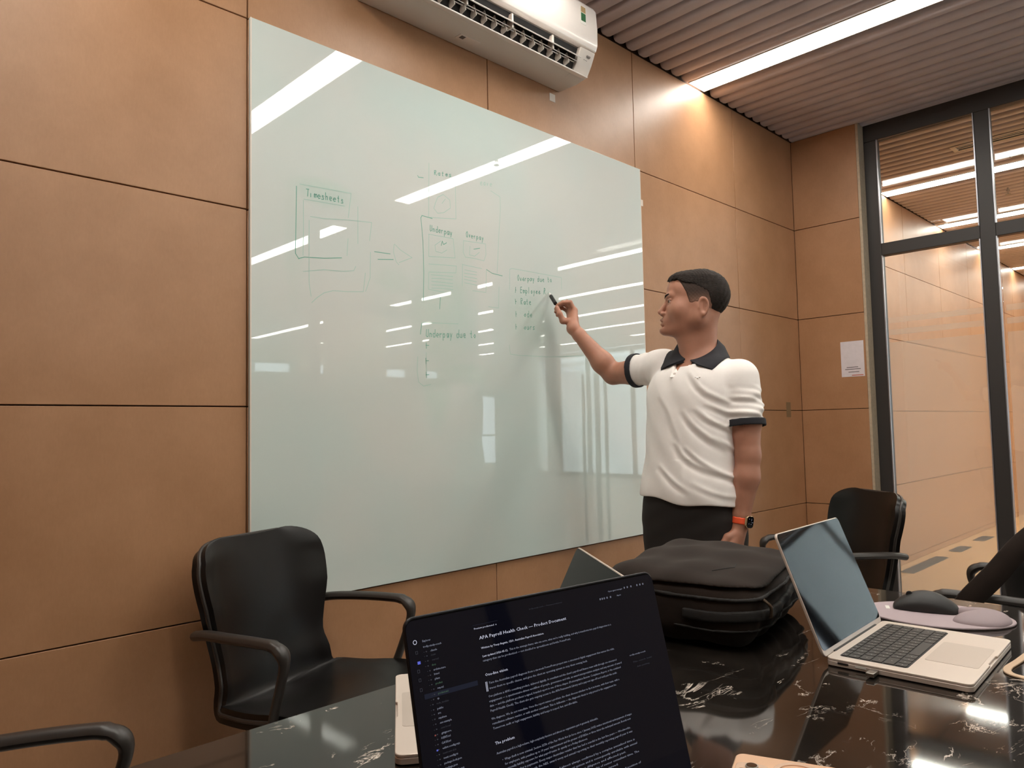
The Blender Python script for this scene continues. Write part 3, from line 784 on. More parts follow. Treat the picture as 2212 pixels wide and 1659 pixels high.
text_obj([('Preview product.md  x', .0745, .0247, .0273, .0016), ('Written by Tracy Angwin, CEO, Australian Payroll Association.', .0795, .0437, .0793, .0019), ('Last updated 2026-05-12.', .0797, .0513, .031, .0019)], 'bold_text', 'tx_white')
BODY = [
 ("This is the strategic frame: who we serve, what we're really building, and why it transforms into payroll diagnostics to a", .1125, .0511, .1418),
 ('category that can be productised \u2014 not shackled to spreadsheets and brittle PowerPoint.', .0792, .0554, .114),
 ('Turn the Australian payroll diagnosis from a six-week PowerPoint project into a structured digital engagement that names the risks,', .0824, .0765, .17),
 ('traces them to specific clauses, and gives the client an operating system to stop them coming back.', .0822, .0812, .1285),
 ("Our platform is APA's consulting product, delivered digitally. A consultant and the client's payroll and finance team walk through one structured", .0797, .0882, .1727),
 ('engagement \u2014 a questionnaire-driven workflow of people, governance and risk, an award interpretation analysis and any amount of award', .0795, .0925, .1796),
 ('data \u2014 and the platform produces a signed, branded report in one of three shapes: (Postcompliance Review, Compliance Report, or the combined', .0794, .0968, .177),
 ('Payroll Health Check). The client also gets ongoing access to the APA Framework Library and a pay-out sign-off tool well past the audit.', .0795, .1011, .17),
 ('We diagnose. We do not remediate. Once the report names a problem, the client chooses whether to fix it in-house, with their team, with a', .0793, .1083, .1716),
 ('remediation software vendor, or with another consultant. This is deliberate \u2014 the diagnostic thesis is only priced in the engagement fee', .0794, .1126, .1656),
 ('Tomorrow, audit or legal engagement, liability and keeps it scoped, fast, and affordable.', .0795, .1169, .1078),
 ('Australian payroll is a high-volume, high-complexity function and almost no organisation gets it genuinely defensible.', .0793, .1387, .1315),
 ('\u2022  Wage theft is now criminal. Section 327A of the Fair Work Act (in force since 1 January 2025) makes intentional underpayment of wages', .0845, .1456, .1748),
 ("for employers, with penalties up to 10 years' imprisonment and the greater of $7.825m or three times the underpaid amount. Boards now", .0869, .1498, .1697),
 ('personally liability exposure for what payroll teams do quietly on a Friday afternoon.', .087, .1538, .105),
 ('\u2022  Payroll tooling is payments. Every major Australian retailer that has had a scandal in the last five years \u2014 Woolworths,', .0845, .158, .1692),
 ('and others, had the bank, the NES, award every and annual reporting to their monthly reporting payroll year it was', .087, .1622, .1685),
 ('public failure.', .087, .1664, .018),
 ('\u2022  Award complexity is a record and almost always confirmed by a complex annualised time is', .0845, .1706, .172),
 ('the compliance effort has reached the manual system and is consequently unreliable with annual', .087, .1748, .172),
 ('leave, loading and allowances in the mix, new diligence and affected past.', .087, .179, .1537),
 ('\u2022  Incumbent firms charge a great deal and take three months of senior consultant time. The', .0845, .1832, .175),
 ('result is a static document that is out of date the day it is issued.', .087, .1874, .14),
 ('The market wants continuous assurance, evidence and one place to see the payroll position of', .0793, .194, .18),
 ('the whole enterprise, priced so that the mid market can buy it every year.', .0793, .1982, .17)]
text_obj([(a, s, t, w_, .0020) for a, s, t, w_ in BODY], 'body_text', 'tx_body')
text_obj([('Open agent manager', .2593, .0160, .0231, .0016), ('Agent', .2717, .0221, .0066, .0015), ('trolly-study-coach', .2733, .0878, .0256, .0016)], 'menu_text', 'tx_body')
text_obj([('trolly-study-coach \u2014 Preview product.md', .145, .0170, .045, .0014), ('Plan, search, build', .2768, .0955, .03, .0015), ('Ask anything', .2814, .1010, .0202, .0015)], 'dim_text', 'tx_dim')
text_obj([('\u25a2', .0, .0, .0, .0)], 'icon', 'tx_dim') if False else None
SB = [('Explorer', .0164, .0256, 0), ('trolly-study-coach', .0164, .0307, 0), ('.claude', .0231, .0352, 0), ('.next', .0231, .0391, 1), ('.vercel', .0234, .0435, 1), ('docs', .023, .0479, 2), ('architecture', .0242, .0523, 0),
      ('brand', .0242, .0562, 0), ('plans', .0242, .0603, 0), ('product', .0243, .0645, 2), ('mvp.md', .0257, .0687, 0), ('product.md', .0257, .0733, 2), ('qa', .0241, .0773, 0), ('node_modules', .0227, .0814, 1),
      ('public', .0227, .0859, 0), ('src', .0228, .0898, 0), ('supabase', .0227, .0939, 0), ('.env.example', .023, .0981, 0), ('.env.local', .0232, .1025, 1), ('.gitignore', .0232, .1069, 0), ('AGENTS.md', .0228, .1109, 0),
      ('CLAUDE.md', .0225, .1151, 0), ('eslint.config.mjs', .0227, .1194, 0), ('next-env.d.ts', .0225, .1235, 1), ('next.config.ts', .0226, .1275, 0), ('package-lock.json', .0225, .1319, 0), ('package.json', .0228, .136, 0),
      ('postcss.config.mjs', .0228, .1402, 0), ('README.md', .0228, .1444, 0), ('tsconfig.json', .0228, .1486, 0)]
for kk, (nm_, mm) in enumerate((('sidebar_text', 'tx_body'), ('sidebar_dim_text', 'tx_dim'), ('sidebar_green_text', 'tx_green'))):
    text_obj([(a, s, t, .0011 * len(a), .0018) for a, s, t, k in SB if k == kk], nm_, mm)
rect_obj([(.0115, .0705, .070, .0748)], 'selected_row', 'tx_sel', -.00010)
rect_obj([(.0786, .0738, .0790, .0826), (.0800, .0738, .0804, .0826)], 'quote_bar', 'tx_white', .0002)
rect_obj([(.0735, .0205, .1035, .0209)], 'tab_line', 'tx_sel', .0002)
ic = []
for (x, t) in ((.0091, .0337), (.0087, .0499), (.0089, .0576), (.0088, .066)): ic += [(x - .0012, t - .0014, x + .0012, t - .0011), (x - .0012, t + .0011, x + .0012, t + .0014), (x - .0012, t - .0014, x - .0009, t + .0014), (x + .0009, t - .0014, x + .0012, t + .0014)]
for a, s, t, k in SB[2:]: ic += [(s - .0045, t - .0012, s - .0033, t - .0003), (s - .0066, t - .0009, s - .0061, t - .0004)]
rect_obj(ic, 'icon', 'tx_dim', .0002)['kind'] = 'stuff'
rect_obj([(.0087, .0415, .0117, .0440)], 'active_icon', 'tx_blue', .0002)
rect_obj([(.0165, .1183, .0180, .1196)], 'active_icon', 'tx_blue', .0002)
rect_obj([(.0165, .1058, .0178, .1070)], 'red_icon', 'tx_red', .0002)
rr = []
for x in (.2448, .2480, .2512, .2555, .2610, .2850, .2900, .2960, .3060, .3110, .3160): 
    t = .0225 - (.0068 if x > .28 else 0)
    rr += [(x, t - .0018, x + .0014, t - .0015), (x, t - .0003, x + .0014, t), (x, t - .0018, x + .0003, t), (x + .0011, t - .0018, x + .0014, t)]
rect_obj(rr, 'menu_icon', 'tx_body', .0002)['kind'] = 'stuff'
rg = MB()
c0 = on_screen(.0087, .0245)
rg.tube([A1 @ Vector((.0087 - .1675 + .0018 * math.cos(a), -.0007, .2438 - .0245 + .0018 * math.sin(a))) for a in [math.radians(20 * k) for k in range(19)]], .00025, 5).build('app_icon', 'tx_white', sc_, world=False)

# ================================================================== PHONE
ph = thing('smartphone', 'peach smartphone lying face down at the bottom edge with camera bump and ring', 'phone', (.859, .407, TT), math.atan2(-.93, .36))
MB().prism(rrect(.150, .0715, .011, 8), .0003, .0080).build('body', 'peach2', ph, world=False, bevel=.0018, seg=3)
MB().prism(rrect(.147, .0685, .010, 8), .0080, .0085).build('back_glass', 'peach', ph, world=False, bevel=.0003)
cbp = MB().prism(rrect(.038, .040, .010, 8, -.0515, .0115 - .024), .0085, .0100).build('camera_bump', 'peach2', ph, world=False, bevel=.0006)
for (x, y) in ((-.0605, -.0215), (-.0425, -.0215), (-.052, -.0035)):
    MB().cyl((x, y, .0100), (x, y, .0122), .0075, 24).build('lens_ring', 'steel', cbp, world=False, bevel=.0004)
    MB().cyl((x, y, .0122), (x, y, .0125), .0062, 24).build('lens', 'lens', cbp, world=False)
ringm = MB()
ringm.loft([[Vector((r * math.cos(a), r * math.sin(a), z)) for a in [2 * math.pi * k / 40 for k in range(40)]] for r, z in ((.0285, .0085), (.0285, .0100), (.0225, .0100), (.0225, .0085))], True, False, False)
ringm.build('magnet_ring', 'peach2', ph, world=False, bevel=.0003)

# ================================================================== MOUSE PAD AND MOUSE
pdm = thing('mouse_pad', 'lilac grey oval mouse pad with raised heart shaped wrist rest', 'mouse pad', (1.775, .52, TT), math.radians(12))
MB().prism([(.105 * math.cos(a) * (1 + .05 * math.cos(2 * a)), .145 * math.sin(a)) for a in [2 * math.pi * k / 48 for k in range(48)]], .0004, .005).build('base', 'pad', pdm, world=False, bevel=.0015)
MB().box((.02, .085, .005), (.05, .093, .0053), Matrix.Rotation(.2, 4, 'Z')).build('label_tab', 'whitep', pdm, world=False)
def dome(n, m, fr_, fh):
    R = []
    for i in range(m + 1):
        q = i / m; rr = []
        for k in range(n):
            a = 2 * math.pi * k / n
            r = fr_(a) * math.cos(q * math.pi / 2 * .985); rr.append(Vector((r * math.cos(a), r * math.sin(a), fh * math.sin(q * math.pi / 2))))
        R.append(rr)
    return R
def heart(a):
    # two lobes with the notch towards the mouse (+y)
    d = (a - math.pi / 2 + math.pi) % (2 * math.pi) - math.pi
    return .060 * (1 + .12 * math.cos(2 * a)) * (1 - .42 * math.exp(-(d / .38) ** 2)) * (1 + .15 * math.exp(-((abs(d) - .8) / .4) ** 2))
MB().loft([[p + Vector((-.005, -.085, .004)) for p in r] for r in dome(48, 10, heart, .020)]).build('wrist_rest', 'gel', pdm, world=False, angle=70)
ms = thing('mouse', 'black sculpted wireless mouse on the lilac pad', 'mouse', (1.795, .545, TT + .0056), math.radians(14))
R = []
for i in range(13):
    q = i / 12; y = -.064 + .128 * q
    wdt = .034 * math.sin(math.pi * min(1, max(0, .08 + q * .86))) ** .42; hh = .040 * math.sin(math.pi * min(1, .06 + q * .90)) ** .75
    R.append([Vector((wdt * math.cos(a) * (1 if math.cos(a) < 0 else 1.0) + .004 * math.sin(math.pi * q), y, (.0 if math.sin(a) < 0 else hh * math.sin(a) ** .8 * (1 + .12 * math.cos(a))) + .0006)) for a in [2 * math.pi * k / 24 for k in range(24)]])
mbody = MB().loft(R).build('shell', 'mouse', ms, world=False, angle=70)
mbody.modifiers.new('s', 'SUBSURF').levels = 1
MB().cyl((-.003, .030, .031), (.003, .030, .031), .007, 16).build('scroll_wheel', 'dark', ms, world=False, bevel=.001)

# ================================================================== FLAT CORD AT THE RIGHT EDGE
cd = thing('flat_cord', 'beige flat woven cord looping out from under the silver laptop corner', 'cord', (1.5, .33, TT))
def ribbon(path, w, h, name, m, par):
    path = [Vector(p) for p in path]; R = []
    for i, p in enumerate(path):
        t = (path[min(i + 1, len(path) - 1)] - path[max(0, i - 1)]).normalized(); s = Vector((-t.y, t.x, 0)).normalized() * w / 2
        R.append([p - s, p + s, p + s + Vector((0, 0, h)), p - s + Vector((0, 0, h))])
    return MB().loft(R).build(name, m, par, bevel=h * .3)
ribbon(bez([(1.60, .318, TT + .0002), (1.53, .322, TT + .0002), (1.475, .326, TT + .0002), (1.447, .316, TT + .0002), (1.437, .290, TT + .0002), (1.425, .25, TT + .0002), (1.44, .21, TT + .0002), (1.50, .20, TT + .0002), (1.62, .235, TT + .0002), (1.72, .30, TT + .0002)], 6), .012, .003, 'strap', 'cord', cd)

# ---- dry erase writing on the board: stroke runs of x, height (from eye level)
ST = [(0,[1.149,0.795,1.339,0.805,1.327,0.719]),(1,[1.138,0.786,1.136,0.683,1.134,0.568,1.146,0.552]),(0,[1.163,0.749,1.202,0.751,1.314,0.756]),(0,[1.162,0.745,1.162,0.644,1.160,0.566]),(1,[1.172,0.784,1.182,0.785]),(1,[1.179,0.784,1.177,0.761]),(1,[1.188,0.773,1.188,0.761]),(1,[1.201,0.773,1.201,0.763]),(1,[1.200,0.772,1.203,0.775,1.205,0.770,1.204,0.762]),(1,[1.205,0.772,1.209,0.775,1.210,0.771,1.210,0.764]),(1,[1.215,0.770,1.223,0.769,1.220,0.774,1.216,0.774,1.213,0.768,1.217,0.762,1.222,0.764]),(1,[1.236,0.773,1.230,0.775,1.230,0.770,1.234,0.768,1.235,0.763,1.227,0.762]),(1,[1.242,0.787,1.243,0.763]),(1,[1.242,0.772,1.247,0.776,1.249,0.773,1.249,0.764]),(1,[1.257,0.769,1.264,0.771,1.264,0.776,1.258,0.776,1.257,0.768,1.260,0.764,1.264,0.765]),(1,[1.270,0.770,1.280,0.772,1.278,0.776,1.273,0.775,1.270,0.769,1.274,0.764,1.279,0.766]),(1,[1.290,0.786,1.290,0.766,1.292,0.765]),(1,[1.286,0.778,1.292,0.778]),(1,[1.307,0.775,1.303,0.777,1.302,0.772,1.306,0.770,1.307,0.765,1.300,0.764]),(0,[1.186,0.697,1.236,0.699,1.332,0.712,1.420,0.720,1.411,0.655]),(0,[1.182,0.684,1.181,0.571,1.181,0.481,1.188,0.437]),(0,[1.365,0.765,1.364,0.637]),(0,[1.326,0.648,1.321,0.589]),(1,[1.146,0.554,1.165,0.561,1.236,0.568,1.301,0.579]),(0,[1.160,0.514,1.236,0.530,1.305,0.534,1.347,0.542,1.355,0.558]),(0,[1.190,0.417,1.210,0.436,1.235,0.454,1.268,0.465,1.321,0.468,1.384,0.475,1.393,0.541]),(0,[1.414,0.616,1.412,0.527,1.393,0.477]),(1,[1.430,0.620,1.496,0.622]),(1,[1.444,0.595,1.509,0.604]),(0,[1.513,0.659,1.510,0.630,1.521,0.598,1.533,0.588]),(0,[1.515,0.660,1.540,0.643,1.591,0.623,1.534,0.597]),(0,[1.674,0.991,1.669,0.785,1.801,0.804,1.800,0.934]),(1,[1.621,0.932,1.624,0.926,1.647,0.929]),(1,[1.699,0.952,1.699,0.968,1.706,0.970,1.706,0.964,1.700,0.961,1.710,0.952]),(1,[1.727,0.965,1.720,0.964,1.716,0.959,1.720,0.955,1.724,0.956,1.725,0.964,1.726,0.956]),(1,[1.739,0.973,1.737,0.958,1.741,0.957]),(1,[1.735,0.967,1.742,0.968]),(1,[1.753,0.965,1.763,0.966,1.761,0.970,1.755,0.969,1.753,0.964,1.756,0.960,1.762,0.962]),(1,[1.779,0.972,1.773,0.971,1.771,0.968,1.778,0.966,1.779,0.964,1.769,0.961]),(0,[1.701,0.843,1.694,0.824,1.711,0.809,1.740,0.816,1.773,0.840,1.772,0.871,1.740,0.886,1.713,0.870,1.700,0.842]),(0,[1.733,0.850,1.750,0.871]),(0,[1.929,0.971,1.938,0.972,1.938,0.979,1.930,0.975,1.929,0.970,1.931,0.965,1.940,0.967]),(0,[1.957,0.981,1.950,0.980,1.946,0.972,1.949,0.968,1.953,0.968,1.955,0.979,1.956,0.969]),(0,[1.964,0.981,1.967,0.970,1.971,0.982]),(0,[1.981,0.976,1.992,0.980,1.989,0.984,1.983,0.982,1.982,0.976,1.984,0.971,1.990,0.973]),(0,[1.985,0.953,2.036,0.939,2.037,0.892,2.023,0.756,2.012,0.624]),(1,[1.686,0.784,1.638,0.786,1.633,0.777,1.641,0.693,1.643,0.574,1.639,0.472]),(1,[1.676,0.758,1.675,0.739,1.677,0.735,1.682,0.738,1.684,0.758]),(1,[1.688,0.747,1.689,0.735]),(1,[1.689,0.745,1.694,0.747,1.695,0.744,1.696,0.736]),(1,[1.710,0.759,1.710,0.736,1.704,0.736,1.703,0.741,1.704,0.747,1.710,0.746]),(1,[1.715,0.742,1.723,0.743,1.723,0.748,1.718,0.748,1.715,0.740,1.719,0.736,1.723,0.738]),(1,[1.729,0.748,1.729,0.736]),(1,[1.730,0.745,1.732,0.748,1.735,0.747]),(1,[1.743,0.748,1.742,0.726]),(1,[1.743,0.745,1.748,0.748,1.751,0.741,1.747,0.736,1.743,0.737]),(1,[1.766,0.749,1.759,0.749,1.756,0.743,1.759,0.736,1.763,0.738,1.765,0.749,1.766,0.736]),(1,[1.770,0.749,1.775,0.737]),(1,[1.779,0.749,1.774,0.729]),(1,[1.855,0.764,1.851,0.757,1.853,0.744,1.857,0.743,1.859,0.755,1.857,0.765]),(1,[1.866,0.755,1.867,0.744,1.871,0.755]),(1,[1.877,0.749,1.885,0.750,1.883,0.753,1.879,0.754,1.878,0.747,1.880,0.743,1.884,0.744]),(1,[1.892,0.754,1.892,0.744]),(1,[1.890,0.751,1.894,0.754,1.897,0.753]),(1,[1.905,0.754,1.904,0.735]),(1,[1.906,0.753,1.909,0.755,1.911,0.749,1.910,0.744,1.904,0.745]),(1,[1.926,0.756,1.921,0.755,1.918,0.750,1.921,0.745,1.924,0.745,1.926,0.756,1.926,0.744]),(1,[1.933,0.755,1.937,0.745]),(1,[1.940,0.755,1.933,0.734]),(0,[1.669,0.721,1.667,0.639,1.793,0.652,1.785,0.725,1.667,0.722]),(0,[1.726,0.707,1.697,0.686,1.700,0.663,1.729,0.661,1.754,0.677]),(1,[1.727,0.689,1.732,0.707,1.738,0.695,1.753,0.704]),(0,[1.837,0.725,1.834,0.681,1.845,0.663,1.886,0.665,1.942,0.663,1.953,0.690,1.951,0.732,1.836,0.726]),(0,[1.870,0.710,1.866,0.675,1.893,0.674,1.918,0.693]),(1,[1.889,0.701,1.921,0.710]),(0,[1.666,0.611,1.799,0.622,1.796,0.595,1.666,0.581,1.663,0.517,1.738,0.514]),(0,[1.829,0.632,1.929,0.630]),(0,[1.830,0.634,1.827,0.548]),(0,[1.677,0.572,1.717,0.575,1.781,0.579]),(0,[1.840,0.613,1.903,0.612]),(0,[1.679,0.559,1.717,0.564,1.780,0.566]),(0,[1.838,0.600,1.902,0.601]),(0,[1.678,0.548,1.717,0.550,1.780,0.552]),(0,[1.839,0.587,1.903,0.587]),(0,[1.678,0.535,1.717,0.538,1.780,0.541]),(0,[1.837,0.576,1.901,0.574]),(0,[1.678,0.523,1.717,0.527,1.781,0.529]),(0,[1.838,0.563,1.902,0.561]),(1,[1.954,0.630,1.985,0.619,2.041,0.616]),(0,[1.954,0.630,1.949,0.538,1.879,0.537]),(0,[2.021,0.569,2.016,0.483,1.961,0.483]),(1,[1.719,0.493,1.715,0.449]),(1,[1.631,0.389,1.624,0.348]),(0,[1.634,0.392,1.804,0.401]),(1,[1.652,0.368,1.650,0.345,1.655,0.341,1.659,0.343,1.661,0.369]),(1,[1.667,0.356,1.666,0.341]),(1,[1.668,0.353,1.672,0.355,1.676,0.352,1.674,0.342]),(1,[1.692,0.371,1.691,0.343,1.684,0.342,1.683,0.349,1.683,0.356,1.692,0.355]),(1,[1.698,0.349,1.708,0.351,1.705,0.357,1.701,0.357,1.697,0.349,1.701,0.344,1.706,0.344]),(1,[1.713,0.358,1.715,0.343]),(1,[1.715,0.354,1.719,0.358,1.722,0.356]),(1,[1.729,0.360,1.729,0.333]),(1,[1.730,0.356,1.736,0.359,1.738,0.353,1.736,0.345,1.729,0.346]),(1,[1.756,0.360,1.749,0.360,1.747,0.354,1.750,0.345,1.753,0.348,1.756,0.361,1.756,0.345]),(1,[1.763,0.362,1.767,0.348]),(1,[1.772,0.362,1.764,0.335]),(1,[1.807,0.379,1.804,0.349,1.797,0.348,1.795,0.356,1.797,0.363,1.807,0.362]),(1,[1.812,0.363,1.811,0.352,1.817,0.350,1.822,0.353,1.820,0.365,1.821,0.350]),(1,[1.829,0.359,1.838,0.358,1.837,0.366,1.830,0.365,1.830,0.356,1.833,0.351,1.839,0.352]),(1,[1.868,0.380,1.868,0.354,1.872,0.354]),(1,[1.862,0.368,1.871,0.369]),(1,[1.887,0.368,1.881,0.360,1.886,0.353,1.890,0.361,1.886,0.368]),(1,[1.650,0.319,1.650,0.298]),(1,[1.648,0.310,1.662,0.310]),(1,[1.647,0.263,1.648,0.242]),(1,[1.648,0.253,1.660,0.254]),(1,[1.648,0.212,1.649,0.192]),(1,[1.646,0.202,1.661,0.203]),(0,[1.611,0.267,1.607,0.216,1.613,0.175,1.635,0.161,1.668,0.168]),(0,[1.649,0.283,1.649,0.198]),(0,[2.080,0.564,2.083,0.649,2.098,0.654,2.215,0.655,2.398,0.656,2.398,0.604]),(1,[2.131,0.631,2.127,0.622,2.129,0.610,2.132,0.609,2.136,0.621,2.132,0.633]),(1,[2.141,0.621,2.146,0.609,2.149,0.622]),(1,[2.157,0.616,2.166,0.617,2.163,0.624,2.160,0.623,2.156,0.615,2.160,0.611,2.166,0.613]),(1,[2.172,0.623,2.170,0.612]),(1,[2.171,0.620,2.174,0.624,2.177,0.624]),(1,[2.186,0.626,2.187,0.605]),(1,[2.186,0.622,2.192,0.626,2.196,0.620,2.191,0.614,2.185,0.615]),(1,[2.211,0.628,2.205,0.628,2.200,0.622,2.204,0.615,2.206,0.618,2.211,0.628,2.211,0.617]),(1,[2.217,0.629,2.221,0.618]),(1,[2.225,0.630,2.219,0.608]),(1,[2.255,0.643,2.254,0.621,2.248,0.619,2.248,0.625,2.247,0.631,2.257,0.632]),(1,[2.263,0.633,2.261,0.624,2.266,0.621,2.271,0.624,2.269,0.634,2.269,0.620]),(1,[2.277,0.629,2.286,0.630,2.285,0.634,2.280,0.634,2.276,0.627,2.282,0.623,2.287,0.623]),(1,[2.312,0.647,2.313,0.626,2.317,0.626]),(1,[2.310,0.638,2.317,0.638]),(1,[2.329,0.640,2.324,0.633,2.331,0.627,2.334,0.633,2.331,0.640]),(1,[2.114,0.579,2.112,0.556]),(1,[2.113,0.569,2.117,0.567]),(1,[2.151,0.584,2.144,0.583,2.142,0.559,2.150,0.560]),(1,[2.143,0.572,2.151,0.573]),(1,[2.157,0.573,2.159,0.559]),(1,[2.159,0.570,2.160,0.573,2.162,0.570,2.163,0.561]),(1,[2.162,0.570,2.168,0.572,2.168,0.570,2.169,0.562]),(1,[2.173,0.575,2.174,0.551]),(1,[2.173,0.572,2.179,0.573,2.182,0.569,2.178,0.561,2.172,0.562]),(1,[2.192,0.588,2.191,0.562]),(1,[2.208,0.577,2.205,0.570,2.208,0.563,2.213,0.570,2.208,0.576]),(1,[2.219,0.577,2.224,0.566]),(1,[2.227,0.578,2.221,0.554]),(1,[2.234,0.571,2.243,0.574,2.242,0.579,2.238,0.577,2.234,0.570,2.238,0.566,2.244,0.568]),(1,[2.250,0.572,2.259,0.574,2.258,0.580,2.254,0.579,2.252,0.571,2.254,0.567,2.262,0.570]),(1,[2.283,0.569,2.286,0.596,2.292,0.594,2.292,0.586,2.285,0.583,2.294,0.570]),(1,[2.111,0.530,2.112,0.509]),(1,[2.112,0.521,2.118,0.520]),(1,[2.144,0.512,2.144,0.537,2.152,0.535,2.152,0.528,2.143,0.524,2.151,0.512]),(1,[2.170,0.525,2.162,0.524,2.160,0.519,2.163,0.513,2.166,0.515,2.170,0.526,2.169,0.513]),(1,[2.180,0.537,2.180,0.516,2.184,0.514]),(1,[2.176,0.527,2.182,0.529]),(1,[2.194,0.522,2.201,0.524,2.201,0.529,2.194,0.527,2.193,0.520,2.196,0.516,2.203,0.516]),(1,[2.113,0.479,2.113,0.457]),(1,[2.113,0.470,2.117,0.468]),(1,[2.169,0.475,2.161,0.468,2.166,0.462,2.171,0.469,2.166,0.474]),(1,[2.189,0.488,2.189,0.464,2.182,0.462,2.180,0.470,2.181,0.475,2.189,0.476]),(1,[2.196,0.470,2.207,0.471,2.205,0.477,2.200,0.475,2.197,0.469,2.201,0.464,2.207,0.466]),(1,[2.111,0.427,2.111,0.405]),(1,[2.111,0.416,2.116,0.416]),(1,[2.167,0.421,2.159,0.414,2.165,0.409,2.170,0.416,2.165,0.421]),(1,[2.177,0.423,2.178,0.411,2.182,0.410,2.188,0.414,2.186,0.424,2.185,0.410]),(1,[2.196,0.423,2.195,0.411]),(1,[2.196,0.419,2.199,0.424,2.203,0.423]),(1,[2.222,0.425,2.213,0.424,2.213,0.420,2.219,0.417,2.220,0.414,2.212,0.412]),(0,[2.071,0.338,2.077,0.302,2.124,0.299,2.319,0.304,2.534,0.320])]
def ink(c, name, m, r):
    mb = MB()
    for k, s in ST:
        if k != c: continue
        pts = [Vector((s[i], YB - .0003, s[i + 1] + CZ)) for i in range(0, len(s), 2)]
        for a, b in zip(pts, pts[1:]):
            t = (b - a)
            if t.length < 1e-4: continue
            t.normalize(); n = Vector((t.z, 0, -t.x)) * r; a2 = a - t * r * .5; b2 = b + t * r * .5
            mb.add([a2 + n, b2 + n, b2 - n, a2 - n], [(0, 1, 2, 3)])
    o = mb.build(name, m, wbx, angle=0); o['kind'] = 'stuff'; return o
ink(0, 'marker_drawing', 'marker_ink', .0010)
ink(1, 'marker_writing', 'marker_dark', .0013)

# ================================================================== SMOOTH IMPLICIT SURFACES (for cloth, bags and the person)
def smin(a, b, k):
    h = np.clip(.5 + .5 * (b - a) / k, 0, 1)
    return b + (a - b) * h - k * h * (1 - h)
def smax(a, b, k): return -smin(-a, -b, k)
def length(p): return np.sqrt((p * p).sum(-1))
def rcone(p, a, b, r1, r2):
    a = np.asarray(a, float); b = np.asarray(b, float); ba = b - a; L = (ba * ba).sum()
    h = np.clip(((p - a) @ ba) / L, 0, 1)
    return length(p - a - h[..., None] * ba) - (r1 + (r2 - r1) * h)
def ell(p, c, r):
    r = np.asarray(r, float); q = (p - np.asarray(c, float)); k0 = length(q / r); k1 = length(q / (r * r))
    return np.where(k1 > 1e-9, k0 * (k0 - 1) / np.maximum(k1, 1e-9), -r.min())
def sph(p, c, r): return length(p - np.asarray(c, float)) - r
def rbox(p, c, h, r):
    q = np.abs(p - np.asarray(c, float)) - (np.asarray(h, float) - r)
    return length(np.maximum(q, 0)) + np.minimum(q.max(-1), 0) - r

class Field:
    def __init__(s): s.p = []
    def add(s, fn, c, rad, k=.01, op='u'): s.p.append((fn, np.asarray(c, float), rad, k, op)); return s
    def cone(s, a, b, r1, r2, k=.01, op='u'):
        a = np.asarray(a, float); b = np.asarray(b, float)
        return s.add(lambda p: rcone(p, a, b, r1, r2), (a + b) / 2, np.linalg.norm(b - a) / 2 + max(r1, r2), k, op)
    def ball(s, c, r, k=.01, op='u'): return s.add(lambda p: sph(p, c, r), c, r, k, op)
    def ev(s, p):
        """p (B,n,3): blocks of points"""
        d = np.full(p.shape[:2], 1.0); c = (p.min(1) + p.max(1)) / 2; hd = length(p.max(1) - p.min(1)) / 2
        for fn, pc, rad, k, op in s.p:
            m = length(c - pc) < rad + hd + k + .03
            if not m.any(): continue
            v = fn(p[m])
            if op == 'u': d[m] = smin(d[m], v, k) if k > 0 else np.minimum(d[m], v)
            elif op == 's': d[m] = smax(d[m], -v, k)
            elif op == 'i': d[m] = smax(d[m], v, k)
            elif op == 'd': d[m] = d[m] + v
        return d
    def at(s, q): return s.ev(np.asarray(q, float).reshape(-1, 1, 3))[:, 0]

